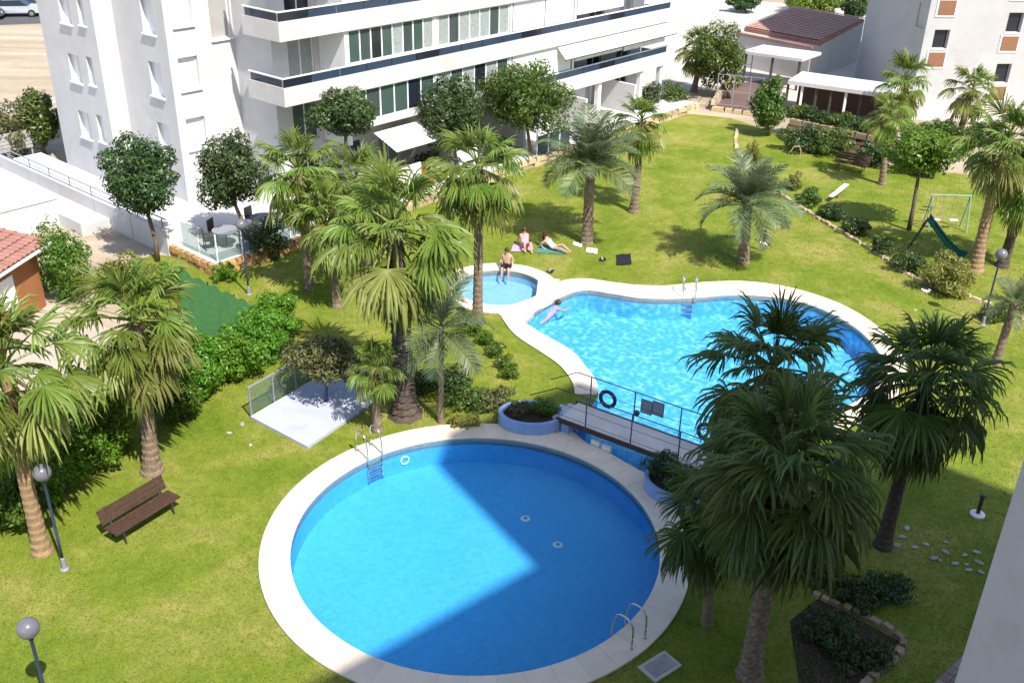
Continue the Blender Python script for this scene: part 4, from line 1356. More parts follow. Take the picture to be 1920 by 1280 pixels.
for i, (px, m, lab) in enumerate((((1500, 285), 'tree_dark', 'dark shrub at the foot of the rough stone wall, left end'), ((1555, 292), 'tree_mid', 'green shrub at the foot of the rough stone wall, behind the bench'), ((1640, 312), 'tree_dark', 'dark shrub beside the reddish trunked palm'),
                                  ((1765, 265), 'tree_mid', 'green shrub between the two palms below the tower'), ((1850, 275), 'tree_dark', 'dark shrub below the tower at the right'), ((1725, 330), 'tree_dark', 'dark shrub behind the bright spreading tree'))):
    shrub(px, 1.3, .9, 1.3, lab, 410 + i, m, 2400, 0.18)
# low clipped hedge in the lawn left of the big pool
hl = [(872, 612), (892, 628), (912, 648), (930, 668), (944, 690), (955, 708)]
for i, px in enumerate(hl):
    shrub(px, .42, .36, .5, '%s low hedge plant in the curved row left of the big pool' % ['topmost', 'second', 'third', 'fourth', 'fifth', 'lowest'][i], 360 + i, 'hedge_dark', 900, 0.09, name='hedge_plant', lumps=8)
sh2 = [((790, 735), .7, .6, .8, 'tree_dark', 'dark shrub behind the tallest palm trunk'), ((850, 735), .8, .6, .9, 'tree_dark', 'dark shrub behind the slim feather palm trunk'),
       ((880, 765), .8, .6, .7, 'tree_mid', 'soft green shrub by the top of the round pool'), ((925, 765), .7, .55, .65, 'olive', 'olive shrub left of the bridge steps'),
       ((870, 800), .55, .35, .35, 'yellow_shrub', 'low yellowish plants on the rim of the round pool')]
for i, (px, rx, ry, rz, m, lab) in enumerate(sh2):
    shrub(px, rx, ry, rz, lab, 370 + i, m, 1900, 0.11)
for i, (px, m, lab) in enumerate((((425, 528), 'hedge_bright', 'bright shrub at the patio glass corner'), ((505, 480), 'tree_dark', 'dark bush on the patio beside the blue lamp'), ((800, 345), 'tree_dark', 'dark bush right of the patio awning'),
                                  ((930, 318), 'tree_dark', 'dark bush in front of the stone wall left of the feather palm'), ((1215, 205), 'tree_dark', 'dark bush under the far balcony end'), ((1262, 200), 'tree_mid', 'green bush at the foot of the far fan palm'))):
    shrub(px, .5 if i == 0 else 1.0, .45 if i == 0 else .9, .8 if i == 0 else 1.5, lab, 380 + i, m, 2600 if i else 1300, 0.16 if i else .11, name='bush')
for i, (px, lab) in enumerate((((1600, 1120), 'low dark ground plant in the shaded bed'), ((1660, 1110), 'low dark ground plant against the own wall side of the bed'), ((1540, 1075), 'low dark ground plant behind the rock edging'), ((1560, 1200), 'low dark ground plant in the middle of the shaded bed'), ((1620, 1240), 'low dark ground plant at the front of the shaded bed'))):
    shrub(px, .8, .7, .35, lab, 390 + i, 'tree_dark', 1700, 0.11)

# ================================================================== OBJECTS
# ---- footbridge between the pools
ZD = 0.55
nA, nB = G(1049, 783, ZD)[:2], G(1345, 893, ZD)[:2]
fA, fB = G(1043, 743, ZD)[:2], G(1340, 842, ZD)[:2]
bu = (nB - nA) / np.hypot(*(nB - nA)); bn = np.array([-bu[1], bu[0]])
BWID = 0.5 * (np.dot(fA - nA, bn) + np.dot(fB - nB, bn)); BLEN = np.hypot(*(nB - nA))
BR = empty('footbridge', (nA[0], nA[1], 0), math.atan2(bu[1], bu[0]), label='pale footbridge with dark rails between the round pool and the big pool', cat='bridge')
MB().boxb(0, BLEN, 0, BWID, ZD - 0.12, ZD).build('deck', 'parapet_white', BR)
MB().boxb(-0.1, BLEN + .1, -0.05, -0.003, ZD - 0.14, ZD + 0.02).build('edge_beam', 'bench_wood', BR)
MB().boxb(-0.1, BLEN + .1, BWID + .003, BWID + 0.05, ZD - 0.14, ZD + 0.02).build('edge_beam', 'bench_wood', BR)
for x in (0.05, BLEN - 0.3):
    MB().boxb(x, x + .28, 0.02, BWID - .02, -0.89, ZD - 0.121).build('pier', 'blue_tile_wall', BR)
for k in range(4):
    MB().boxb(-0.3 - 0.3 * k, -0.002 - 0.3 * k, 0.05, BWID - .05, 0, ZD - 0.13 * (k + 1) + .03).build('step', 'slab', BR)
    MB().boxb(BLEN + 0.002 + 0.3 * k, BLEN + 0.3 + 0.3 * k, 0.05, BWID - .05, 0, ZD - 0.13 * (k + 1) + .03).build('step', 'slab', BR)
for yy in (-0.035, BWID + 0.035):
    rb = MB()
    rb.tube([(-1.1, yy, ZD + .45), (-0.1, yy, ZD + 1.05), (BLEN + .1, yy, ZD + 1.05)], 0.017, 6)
    rb.tube([(-0.1, yy, ZD + 0.55), (BLEN + .1, yy, ZD + 0.55)], 0.007, 6)
    rb.tube([(-0.1, yy, ZD + 0.15), (BLEN + .1, yy, ZD + 0.15)], 0.007, 6)
    rb.build('rail', 'dark_metal', BR)
    for k in range(4):
        x = 0.95 + 1.55 * k if yy < 0 else 0.4 + 1.55 * k
        MB().boxb(x - .016, x + .016, yy - .016, yy + .016, ZD - .13, ZD + 1.05).build('post', 'blue_pole', BR)

def br_pt(x, y, z):
    return np.array([*(nA + bu * x + bn * y), z])

def bridge_x(px, py, side=BWID + .035):
    p0 = nA + bn * side
    return PL(px, py, p0, bu)

for (px, py, lab) in ((1137, 750, 'dark blue lifebuoy hanging on the far rail of the footbridge'), (1322, 812, 'dark lifebuoy half hidden by palm leaves on the bridge rail')):
    s, z = bridge_x(px, py)
    e = empty('lifebuoy', br_pt(s, BWID + .12, z), 0, label=lab, cat='lifebuoy', group='lifebuoys on the bridge')
    MB().torus((0, 0, 0), (bn[0], bn[1], 0), 0.255, 0.062, 28, 10).build('ring', 'navy_plastic', e, smooth=True)
    for k in range(4):
        a = PI / 4 + k * PI / 2
        c = np.array([*(bu * math.cos(a) * 0.255), math.sin(a) * .255])
        t = MB(); t.torus(c, np.array([*(bu * -math.sin(a)), math.cos(a)]), 0.066, 0.012, 10, 5); t.build('band', 'sign_grey', e)
for (px, py, lab) in ((1211, 764, 'left grey notice board on the far bridge rail'), (1233, 768, 'right grey notice board on the far bridge rail')):
    s, z = bridge_x(px, py)
    e = empty('notice_board', br_pt(s, BWID + .07, z), math.atan2(bu[1], bu[0]), label=lab, cat='sign')
    MB().boxb(-.17, .17, 0, .015, -.22, .22).build('board', 'sign_grey', e)
    f = MB().boxb(-.19, -.17, -.003, .018, -.24, .24).boxb(.17, .19, -.003, .018, -.24, .24).boxb(-.17, .17, -.003, .018, .22, .24).boxb(-.17, .17, -.003, .018, -.24, -.22)
    f.build('frame', 'dark_metal', e)
s, z = bridge_x(1193, 787, -0.035)
e = empty('bridge_lamp', br_pt(s, -.05, ZD + 1.06), 0, label='small black round lamp on the near bridge rail', cat='lamp')
MB().lathe([(.02, 0), (.05, .02), (.085, .06), (.095, .11), (.075, .16), (.03, .19)], 14).build('head', 'dark_metal', e, smooth=True)
for px, py in ((1116, 838), (1136, 848)):
    p = G(px, py, 0)
    e = empty('skimmer_box', (p[0], p[1], -0.1), math.atan2(bu[1], bu[0]), label='%s white skimmer box under the footbridge' % ('left' if px < 1120 else 'right'), cat='box')
    MB().boxb(-.15, .15, -.03, .12, -.1, .32).build('body', 'white_paint', e); MB().boxb(-.12, .12, -.036, -.031, 0, .2).build('flap', 'shutter_white', e)

# ---- planters with curved pale-blue walls
def planter(c, rx, ry, ang, h, label, seed, a0=0, a1=2 * PI):
    e = empty('planter', (c[0], c[1], 0), ang, label=label, cat='planter')
    n = 36
    b = MB()
    for i in range(n + 1):
        a = a0 + (a1 - a0) * i / n
        for (q, z) in ((1, 0), (1, h), (.86, h), (.86, h - .14)):
            b.v.append((rx * q * math.cos(a), ry * q * math.sin(a), z))
    for i in range(n):
        for k in range(3):
            b.f.append((i * 4 + k, (i + 1) * 4 + k, (i + 1) * 4 + k + 1, i * 4 + k + 1))
    b.build('wall', 'blue_tile_wall', e, smooth=False)
    MB().prism([(rx * .87 * math.cos(2 * PI * i / 24), ry * .87 * math.sin(2 * PI * i / 24)) for i in range(24)], 0, h - .1).build('soil', 'soil', e)
    return e

p1 = 0.5 * (G(935, 806)[:2] + G(1055, 812)[:2])
planter(p1 + np.array([0, .35]), 1.03, .72, math.radians(-4), 0.5, 'pale blue curved planter at the left end of the footbridge', 1)
shrub(None, .5, .42, .42, 'rounded green shrub in the left blue planter', 401, 'hedge_dark', 1500, .08, z=.42, at=(p1[0] + .42, p1[1] + .42, .42))
shrub(None, .42, .36, .35, 'brownish plant in the left blue planter', 402, 'olive', 900, .08, z=.42, at=(p1[0] - .4, p1[1] + .4, .42))
p2 = G(1238, 935)[:2]
planter(p2 + np.array([.35, .25]), 0.85, .70, math.radians(-40), 0.5, 'pale blue curved planter at the right end of the footbridge', 2)
shrub(None, .6, .5, .7, 'dark shrub in the right blue planter', 403, 'tree_dark', 1900, .09, z=.42, at=(p2[0] + .1, p2[1] + .55, .42))
shrub(None, .55, .5, .5, 'low dark plant at the front of the right blue planter', 404, 'tree_dark', 1500, .09, z=.42, at=(p2[0] + .55, p2[1] - .1, .42))

# ---- pool ladders
def ladder(c, inward, label, wdt=0.5):
    """c: point on the water edge, inward: plan direction to the water"""
    i = np.array(inward, float); i /= np.hypot(*i); t = np.array([-i[1], i[0]])
    e = empty('pool_ladder', (c[0], c[1], 0.10), math.atan2(i[1], i[0]), label=label, cat='ladder', group='steel ladders of the pools')
    for s in (-1, 1):
        y = s * wdt / 2
        pts = [(-0.55, y, -.02), (-0.55, y, .5), (-0.50, y, .70), (-0.35, y, .80), (-0.12, y, .76), (0.0, y, .55), (0.06, y, .1), (0.06, y, -0.85)]
        MB().tube(catmull(pts, False, 4), 0.024, 8).build('handrail', 'steel', e, smooth=True)
        MB().lathe([(.05, 0), (.05, .015), (.03, .02)], 12, (-.55, y, 0.0)).build('foot_flange', 'steel', e)
    for k in range(3):
        MB().boxb(0.02, 0.13, -wdt / 2, wdt / 2, -.28 - .22 * k, -.25 - .22 * k).build('tread', 'steel', e)
    return e

def on_round(px, py):
    d = G(px, py)[:2] - RP_C
    d /= np.hypot(*d)
    return RP_C + d * RP_RI, -d

ladder(*on_round(712, 868), 'steel ladder at the upper left rim of the round pool')
ladder(*on_round(1172, 1196), 'steel ladder at the lower right rim of the round pool')
lp = min(mi, key=lambda q: np.hypot(*(q - G(1290, 562)[:2])))
ladder(lp, (-.1, -1), 'steel ladder at the far side of the big pool')
# pool fittings on walls and floor of the round pool
for (px, py, z, lab) in ((985, 972, -0.845, 'white drain plate on the floor of the round pool, nearer the bridge'), (1046, 1021, -0.845, 'white drain plate on the floor of the round pool, nearer the lower ladder')):
    p = G(px, py, z)
    e = empty('drain_plate', (p[0], p[1], z), 0, label=lab, cat='drain')
    MB().lathe([(.14, 0), (.14, .012), (.10, .022)], 18).build('plate', 'white_paint', e); MB().lathe([(.06, .022), (.06, .026)], 12).build('grille', 'sign_grey', e)
p = on_round(772, 858)
e = empty('wall_light', (p[0][0] + p[1][0] * .01, p[0][1] + p[1][1] * .01, -0.42), math.atan2(p[1][1], p[1][0]), label='round white underwater light at the upper left of the round pool', cat='lamp')
MB().torus((0.01, 0, 0), (1, 0, 0), .13, .025, 20, 6).build('ring', 'white_paint', e)
p = G(1237, 1252)
e = empty('drain_cover', (p[0], p[1], 0.03), math.radians(38), label='square pale drain cover on the shaded grass below the round pool', cat='drain cover')
MB().boxb(-.42, .42, -.28, .28, 0, .05).build('plate', 'plaza', e)
MB().boxb(-.34, .34, -.20, .20, .05, .062).build('lid', 'white_stone', e)

# ---- pale slab with a glass fence
sl = gpoly([(470, 786), (577, 843), (746, 727), (650, 680)])
tag(MB().prism(sl, -0.05, 0.12).build('shower_slab', 'slab'), kind='structure')
fe = empty('glass_fence', (*sl[0], 0.12), 0, label='low glass fence along the left side of the pale slab', cat='fence')
dd = (sl[3] - sl[0]); LL = np.hypot(*dd); dd = dd / LL; fe.rotation_euler = (0, 0, math.atan2(dd[1], dd[0]))
for k in range(4):
    x0 = .05 + k * 1.0
    MB().boxb(x0 + .04, x0 + .96, -.008, .008, .08, .95).build('pane', 'clear_glass', fe)
    MB().boxb(x0 - .02, x0 + .02, -.02, .02, 0, 1.0).build('post', 'sign_grey', fe)
MB().boxb(4.03, 4.07, -.02, .02, 0, 1.0).build('post', 'sign_grey', fe)
MB().boxb(0, 4.05, -.025, .025, 1.0, 1.04).build('top_rail', 'sign_grey', fe)

# ---- green netting fence
gn = empty('netting_fence', (0, 0, 0), 0, label='green windbreak netting on a slope behind the bright hedge', cat='fence')
q = [G(340, 508, 1.7), G(490, 578, .75), G(486, 640, 0.1), G(336, 640, .1)]
NX, NY = 14, 8
b = MB(); g_ = rnd(5)
for j in range(NY + 1):
    for i in range(NX + 1):
        s, t = i / NX, j / NY
        p = (q[0] * (1 - s) + q[1] * s) * (1 - t) + (q[3] * (1 - s) + q[2] * s) * t
        b.v.append((p[0] + g_.normal() * .02, p[1] + g_.normal() * .02, p[2] + .10 * math.sin(s * 34 + t * 3) + g_.normal() * .02))
for j in range(NY):
    for i in range(NX):
        b.f.append((j * (NX + 1) + i, j * (NX + 1) + i + 1, (j + 1) * (NX + 1) + i + 1, (j + 1) * (NX + 1) + i))
b.build('net', 'green_net', gn, smooth=True)
for s in (0, .33, .66, 1):
    p = q[0] * (1 - s) + q[1] * s
    MB().tube([(p[0], p[1], 0), (p[0], p[1], p[2] + .05)], .03, 6).build('post', 'dark_metal', gn)

# ---- lamp posts
def lamp(px, label, h=2.75, base=None):
    B = G(*px) if base is None else np.array(base)
    e = empty('lamp_post', (B[0], B[1], 0.02), 0, label=label, cat='lamp post', group='globe lamps on blue poles')
    MB().lathe([(.11, 0), (.11, .03), (.06, .06), (.055, .35), (.04, .38)], 14).build('foot', 'sign_grey', e)
    MB().lathe([(.038, .381), (.036, 1.0), (.034, h - .12), (.05, h - .10), (.06, h)], 12).build('pole', 'blue_pole', e, smooth=True)
    R = .215
    MB().lathe([(R * math.sin(a), h + R * .9 - R * math.cos(a)) for a in np.linspace(.28, PI - .03, 16)], 24).build('globe', 'lamp_globe', e, smooth=True)
    MB().lathe([(.09, h), (.075, h + .05), (.06, h + .06)], 14).build('collar', 'sign_grey', e)
    return e

lamp((122, 1068), 'tall blue lamp post with grey globe beside the left edge palm')
Tg = GY(53, 1178, 14.5)
bb_ = G(53, 1178, 2.95)
lamp(None, 'blue lamp post with grey globe at the lower left corner', base=(bb_[0], bb_[1], 0))
lamp((1842, 610), 'grey globe lamp post on the lawn at the right edge')
lamp((467, 553), 'slim blue lamp post in front of the patio glass corner')
# white junction box on the tall lamp
# ---- bollard lights
for px, lab in (((1432, 457), 'dark bollard light right of the short feather palm'), ((1832, 966), 'dark bollard light with white foot in the shade at the right'), ((1736, 546), 'small dark bollard light below the round yellow shrub')):
    B = G(*px)
    e = empty('bollard_light', (B[0], B[1], .02), 0, label=lab, cat='bollard light', group='bollard lights on the lawn')
    MB().lathe([(.20, 0), (.20, .05), (.12, .07)], 16).build('foot', 'white_paint', e)
    MB().lathe([(.055, .071), (.055, .62), (.075, .63), (.075, .68), (.02, .71)], 12).build('post', 'dark_metal', e)

# ---- benches
def bench(c, ang, L, label):
    e = empty('bench', (c[0], c[1], .02), ang, label=label, cat='bench', group='dark slatted benches')
    for k in range(4):
        MB().boxb(-L / 2, L / 2, -.30 + .135 * k, -.18 + .135 * k, .42, .455).build('seat_slat', 'bench_wood', e)
    for k in range(3):
        y = .27 + .045 * k; z = .50 + .135 * k
        MB().add([(-L / 2, y, z), (L / 2, y, z), (L / 2, y + .035, z + .12), (-L / 2, y + .035, z + .12), (-L / 2, y + .03, z - .008), (L / 2, y + .03, z - .008), (L / 2, y + .065, z + .112), (-L / 2, y + .065, z + .112)],
                 [(0, 1, 2, 3), (5, 4, 7, 6), (3, 2, 6, 7), (1, 0, 4, 5), (0, 3, 7, 4), (2, 1, 5, 6)]).build('back_slat', 'bench_wood', e)
    for s in (-1, 1):
        x = s * (L / 2 - .25)
        MB().tube([(x, -.26, 0), (x, -.24, .40), (x, .22, .40), (x, .33, .62), (x, .43, .90)], .025, 6).build('leg', 'dark_metal', e)
        MB().tube([(x, .30, 0), (x, .20, .39)], .025, 6).build('leg', 'dark_metal', e)
    return e

f0, f1 = G(232, 998, .42), G(326, 940, .42)
r0_ = G(197, 978, .42)
ang = math.atan2(*(f1 - f0)[[1, 0]])
cb = (f0[:2] + f1[:2]) / 2 + np.array([-math.sin(ang), math.cos(ang)]) * .28
bench(cb, ang, 2.05, 'dark brown wooden bench on the left lawn')
fb0, fb1 = G(1568, 306, .3), G(1622, 316, .3)
bench((fb0 + fb1)[:2] / 2, math.atan2(*(fb1 - fb0)[[1, 0]]), 1.9, 'dark bench by the garden wall on the far right lawn')

# ---- kerb stones dividing the lawns, rock edging, scattered stones
def stone_row(name, label, pts, m, seed, sx=.5, sy=.24, h=.22, cat='kerb'):
    g = random.Random(seed)
    c = catmull(pts, False, 8)
    e = empty(name, (0, 0, 0), 0, label=label, cat=cat)
    ms = []
    for k in range(5):
        bb = MB(); q = lambda s: s * g.uniform(0.78, 1.0)
        bb.add([(-q(.5), -q(.5), -.3), (q(.5), -q(.5), -.3), (q(.5), q(.5), -.3), (-q(.5), q(.5), -.3), (-q(.4), -q(.38), q(.7)), (q(.4), -q(.38), q(.7)), (q(.4), q(.38), q(.7)), (-q(.4), q(.38), q(.7))],
               [(0, 3, 2, 1), (4, 5, 6, 7), (0, 1, 5, 4), (1, 2, 6, 5), (2, 3, 7, 6), (3, 0, 4, 7)])
        ms.append(bb.mesh('stone', m))
    d = 0.0; nxt = 0.0
    for i in range(len(c) - 1):
        seg = c[i + 1][:2] - c[i][:2]; L = np.hypot(*seg)
        while nxt <= d + L:
            p = c[i][:2] + seg * ((nxt - d) / L)
            o = link('stone', ms[g.randrange(5)], e)
            l = sx * g.uniform(.7, 1.2)
            o.location = (p[0], p[1], 0.02); o.scale = (l, sy * g.uniform(.8, 1.2), h * g.uniform(.7, 1.15))
            o.rotation_euler = (g.uniform(-.08, .08), g.uniform(-.08, .08), math.atan2(seg[1], seg[0]) + g.uniform(-.12, .12))
            nxt += l * .98
        d += L
    return e

stone_row('stone_kerb', 'tan stone kerb curving down between the two lawns on the right',
          [G(x, y)[:2] for x, y in ((1382, 246), (1380, 275), (1400, 310), (1464, 366), (1530, 409), (1595, 448), (1661, 488), (1726, 530), (1812, 557), (1897, 592), (1990, 630))], 'tan_stone', 21)
stone_row('rock_edging', 'rough rock edging round the shaded bed at the lower right',
          [G(x, y)[:2] for x, y in ((1530, 1118), (1590, 1145), (1650, 1172), (1692, 1205), (1670, 1240), (1630, 1275), (1590, 1320))], 'rock', 22, .30, .26, .2, cat='edging')
g_ = random.Random(77)
stm = []
for k in range(4):
    bm = bmesh.new(); bmesh.ops.create_icosphere(bm, subdivisions=1, radius=1)
    for v in bm.verts:
        v.co *= g_.uniform(.75, 1.1)
    me = bpy.data.meshes.new('stone'); bm.to_mesh(me); bm.free(); me.materials.append(MATS['white_stone']); stm.append(me)
white_px = [(1550, 975), (1592, 968), (1630, 972), (1548, 985), (1700, 992), (1680, 1024), (1715, 1028), (1735, 1022), (1772, 1018), (1772, 1036), (1762, 1052), (1790, 1058), (1808, 1042),
            (1830, 1036), (1835, 1056), (1815, 1070), (1838, 1074), (1690, 1008), (1812, 1060), (1750, 1048), (1610, 965)]
for i, (x, y) in enumerate(white_px):
    p = G(x, y)
    o = link('white_stone', stm[i % 4]); s = g_.uniform(.05, .10)
    o.location = (p[0], p[1], .04); o.scale = (s * 1.5, s, s * .5); o.rotation_euler = (0, 0, g_.uniform(0, 3))
    tag(o, 'small white stone scattered on the shaded grass at the right', 'stone', 'white stones on the shaded lawn')
shrub((1486, 356), .5, .45, .8, 'brownish yellow shrub right of the short feather palm', 395, 'yellow_shrub', 1500, .12)
p = G(1497, 312)
o = MB().tube([(0, 0, 0), (0, 0, .9), (-.12, 0, 1.15), (-.4, .05, 1.1), (-.55, .1, .8)], .035, 6).build('bent_post', 'tan_stone', None, loc=(p[0], p[1], 0))
tag(o, 'pale bent wooden post on the lawn behind the short feather palm', 'post')
for i, (x, y) in enumerate([(1722, 608), (1716, 582), (1762, 607), (1768, 604), (470, 835), (430, 812), (455, 796)]):
    p = G(x, y)
    o = link('white_stone', stm[i % 4]); s = g_.uniform(.05, .11)
    o.location = (p[0], p[1], .03); o.scale = (s * 1.5, s, s * .35); o.rotation_euler = (0, 0, g_.uniform(0, 3))
    tag(o, 'pale stone on the sunny lawn left of the pale slab' if x < 1000 else 'pale stone on the sunny lawn below the round yellow shrub', 'stone', 'pale stones beside the slab' if x < 1000 else 'pale stones on the right lawn')

# ---- playground
t0, t1 = GY(1748, 412, 44.5), G(1795, 476, .25)
SLD = empty('slide', (t1[0], t1[1], 0), 0, label='dark green playground slide behind the round yellow shrub', cat='slide')
tp = np.array([-1.25, 0.9, 1.55]); bt = np.array([0.0, 0.0, 0.22])
dpl = (bt - tp)[:2]; dpl /= np.hypot(*dpl); nl = np.array([-dpl[1], dpl[0], 0])
prof = [tp, tp * .7 + bt * .3 + [0, 0, -.06], tp * .35 + bt * .65 + [0, 0, -.1], bt, bt + np.array([dpl[0], dpl[1], 0]) * .35]
b = MB()
for p in prof:
    for (wq, zq) in ((-.27, .16), (-.24, .0), (.24, 0), (.27, .16)):
        b.v.append(tuple(np.array(p) + nl * wq + np.array([0, 0, zq])))
for i in range(len(prof) - 1):
    for k in range(3):
        b.f.append((i * 4 + k, (i + 1) * 4 + k, (i + 1) * 4 + k + 1, i * 4 + k + 1))
b.build('chute', 'slide_green', SLD)
for s in (-1, 1):
    MB().tube([tuple(tp + nl * .25 * s), tuple(np.array([tp[0] - dpl[0] * .55, tp[1] - dpl[1] * .55, 0]) + nl * .3 * s)], .03, 6).build('leg', 'olive' if False else 'dark_metal', SLD)
    MB().tube([tuple(tp + nl * .25 * s), tuple(tp + nl * .25 * s + np.array([0, 0, .45])), tuple(tp + nl * .25 * s + np.array([-dpl[0] * .4, -dpl[1] * .4, .4]))], .022, 6).build('handrail', 'dark_metal', SLD)
for k in range(5):
    q = (k + 1) / 6
    c = tp * (1 - q) + np.array([tp[0] - dpl[0] * .55, tp[1] - dpl[1] * .55, 0]) * q
    MB().tube([tuple(c - nl * .26), tuple(c + nl * .26)], .018, 6).build('rung', 'dark_metal', SLD)
p = G(1570, 372)
SS = empty('seesaw', (p[0], p[1], 0), math.radians(50), label='white seesaw plank on the far right lawn', cat='seesaw')
MB().add([(-.9, -.12, .28), (.9, -.12, .52), (.9, .12, .52), (-.9, .12, .28), (-.9, -.12, .33), (.9, -.12, .57), (.9, .12, .57), (-.9, .12, .33)],
         [(0, 3, 2, 1), (4, 5, 6, 7), (0, 1, 5, 4), (1, 2, 6, 5), (2, 3, 7, 6), (3, 0, 4, 7)]).build('plank', 'cloth_white', SS)
MB().tube([(0, 0, 0), (0, 0, .4)], .07, 8).build('pivot', 'brick', SS)
for x in (-.6, .6):
    MB().tube([(x, -.14, .43 + x * .13), (x, -.14, .62 + x * .13), (x, .14, .62 + x * .13), (x, .14, .43 + x * .13)], .018, 6).build('handle', 'dark_metal', SS)
p = G(1770, 430)
SW = empty('swing_frame', (p[0], p[1], 0), 0, label='pale green play frame behind the slide', cat='play frame')
for x in (-.9, .9):
    MB().tube([(x, -.4, 0), (x, 0, 1.7)], .035, 6).build('leg', 'pale_green', SW); MB().tube([(x, .4, 0), (x, 0, 1.7)], .035, 6).build('leg', 'pale_green', SW)
MB().tube([(-1, 0, 1.7), (1, 0, 1.7)], .035, 6).build('top_bar', 'pale_green', SW)
for x in (-.5, .35):
    MB().tube([(x - .18, 0, 1.7), (x - .18, 0, .5)], .008, 4).tube([(x + .18, 0, 1.7), (x + .18, 0, .5)], .008, 4).build('chain', 'sign_grey', SW)
    MB().boxb(x - .2, x + .2, -.1, .1, .46, .5).build('swing_seat', 'cloth_white', SW)

# ---- white sun chair in the shade between the palms
p = G(1432, 942)
WC = empty('garden_chair', (p[0], p[1], .02), math.radians(160), label='white plastic chair glimpsed between the shaded palm trunks', cat='chair')
MB().boxb(-.25, .25, -.24, .24, .40, .44).build('seat', 'white_paint', WC)
MB().add([(-.24, .22, .44), (.24, .22, .44), (.24, .26, .44), (-.24, .26, .44), (-.22, .36, .95), (.22, .36, .95), (.22, .40, .95), (-.22, .40, .95)],
         [(0, 3, 2, 1), (4, 5, 6, 7), (0, 1, 5, 4), (1, 2, 6, 5), (2, 3, 7, 6), (3, 0, 4, 7)]).build('backrest', 'white_paint', WC)
for x in (-.22, .22):
    for y in (-.21, .21):
        MB().tube([(x, y, .40), (x * 1.1, y * 1.1, 0)], .022, 6).build('leg', 'white_paint', WC)
    MB().tube([(x * 1.1, -.2, .42), (x * 1.15, -.2, .64), (x * 1.1, .28, .66)], .02, 6).build('armrest', 'white_paint', WC)

# ---- patio furniture and glass at the patio corner
PC = abw(-4.2, -1.2)
def patio_chair(c, ang, m, label):
    e = empty('patio_chair', (c[0], c[1], .5), ang, label=label, cat='chair', group='dark chairs on the white patio')
    MB().boxb(-.23, .23, -.23, .23, .42, .46).build('seat', m, e)
    MB().boxb(-.23, .23, .20, .24, .46, .92).build('backrest', m, e)
    for x in (-.2, .2):
        for y in (-.2, .2):
            MB().tube([(x, y, .42), (x, y, 0)], .02, 6).build('leg', 'dark_metal', e)
def patio_table(c, m, label):
    e = empty('patio_table', (c[0], c[1], .5), .3, label=label, cat='table')
    MB().lathe([(.55, .70), (.56, .72), (.55, .74)], 20).build('tabletop', m, e)
    MB().tube([(0, 0, 0), (0, 0, .70)], .04, 8).build('stem', 'dark_metal', e); MB().lathe([(.28, 0), (.25, .03), (.05, .05)], 16).build('base', 'dark_metal', e)
patio_table(abw(-4.4, -1.0), 'sign_grey', 'grey round table near the patio corner')
patio_table(abw(-2.4, -.9), 'navy_plastic', 'dark blue round table on the patio beside the loose tree')
labs = ['dark chair nearest the patio glass corner', 'dark chair left of the grey patio table', 'dark chair behind the grey patio table', 'dark chair between the two patio tables', 'dark chair right of the blue patio table', 'dark chair behind the blue patio table']
for (dx, dy, a), lab in zip(((-4.0, -1.75, 2.6), (-5.1, -.8, 1.2), (-4.3, -.1, 0.4), (-3.2, -1.2, 4.2), (-1.6, -1.3, 4.8), (-2.3, -.0, .2)), labs):
    patio_chair(abw(dx, dy), a + AB_ANG, 'bench_wood' if dx < -4 else 'dark_metal', lab)
GFp = empty('patio_glass_screen', (*abw(-5.7, -2.2), .5), AB_ANG, label='clear glass screen panels round the patio corner', cat='fence')
for k in range(4):
    MB().boxb(.05 + 1.25 * k, 1.2 + 1.25 * k, -.01, .01, .05, 1.15).build('pane', 'clear_glass', GFp); MB().boxb(-.02 + 1.25 * k, .03 + 1.25 * k, -.025, .025, 0, 1.2).build('post', 'white_paint', GFp)
for k in range(2):
    MB().boxb(-.01, .01, .05 + 1.25 * k, 1.2 + 1.25 * k, .05, 1.15).build('pane', 'clear_glass', GFp)
GF2 = empty('patio_glass_gate', (*abw(14.9, -2.3), .3), AB_ANG, label='pale framed glass gate by the stone wall behind the lawn', cat='gate')
for k in range(3):
    MB().boxb(1.0 * k + .05, 1.0 * k + .95, -.01, .01, .1, 1.25).build('pane', 'rail_glass', GF2); MB().boxb(1.0 * k - .03, 1.0 * k + .04, -.03, .03, 0, 1.4).build('post', 'white_paint', GF2)
b = MB().boxb(7.3, 8.6, -1.6, -.9, .52, .95); b.boxb(7.3, 8.6, -.9, -.75, .52, 1.35)
o = b.build('patio_sofa', 'orange_cloth', None); o.location = (AB_O[0], AB_O[1], 0); o.rotation_euler = (0, 0, AB_ANG)
tag(o, 'rust orange sofa under the patio awning', 'sofa')

# ---- towels and things on the grass
def towel(px4, m, label, name='towel', z=.05):
    q = [G(x, y)[:2] for x, y in px4]
    b = MB(); N = 8; g = rnd(int(px4[0][0]))
    for j in range(N + 1):
        for i in range(N + 1):
            s, t = i / N, j / N
            p = (q[0] * (1 - s) + q[1] * s) * (1 - t) + (q[3] * (1 - s) + q[2] * s) * t
            b.v.append((*p, z + .012 * math.sin(i * 1.7 + j) + g.normal() * .006))
    for j in range(N):
        for i in range(N):
            b.f.append((j * (N + 1) + i, j * (N + 1) + i + 1, (j + 1) * (N + 1) + i + 1, (j + 1) * (N + 1) + i))
    o = b.build(name, m, None, smooth=True)
    return tag(o, label, 'towel')
towel([(1004, 476), (1060, 478), (1056, 462), (1012, 460)], 'cloth_teal', 'teal towel on the lawn under the sitting sunbather')
towel([(958, 474), (1000, 470), (997, 456), (962, 460)], 'cloth_pink', 'pink towel on the lawn behind the paddling pool')
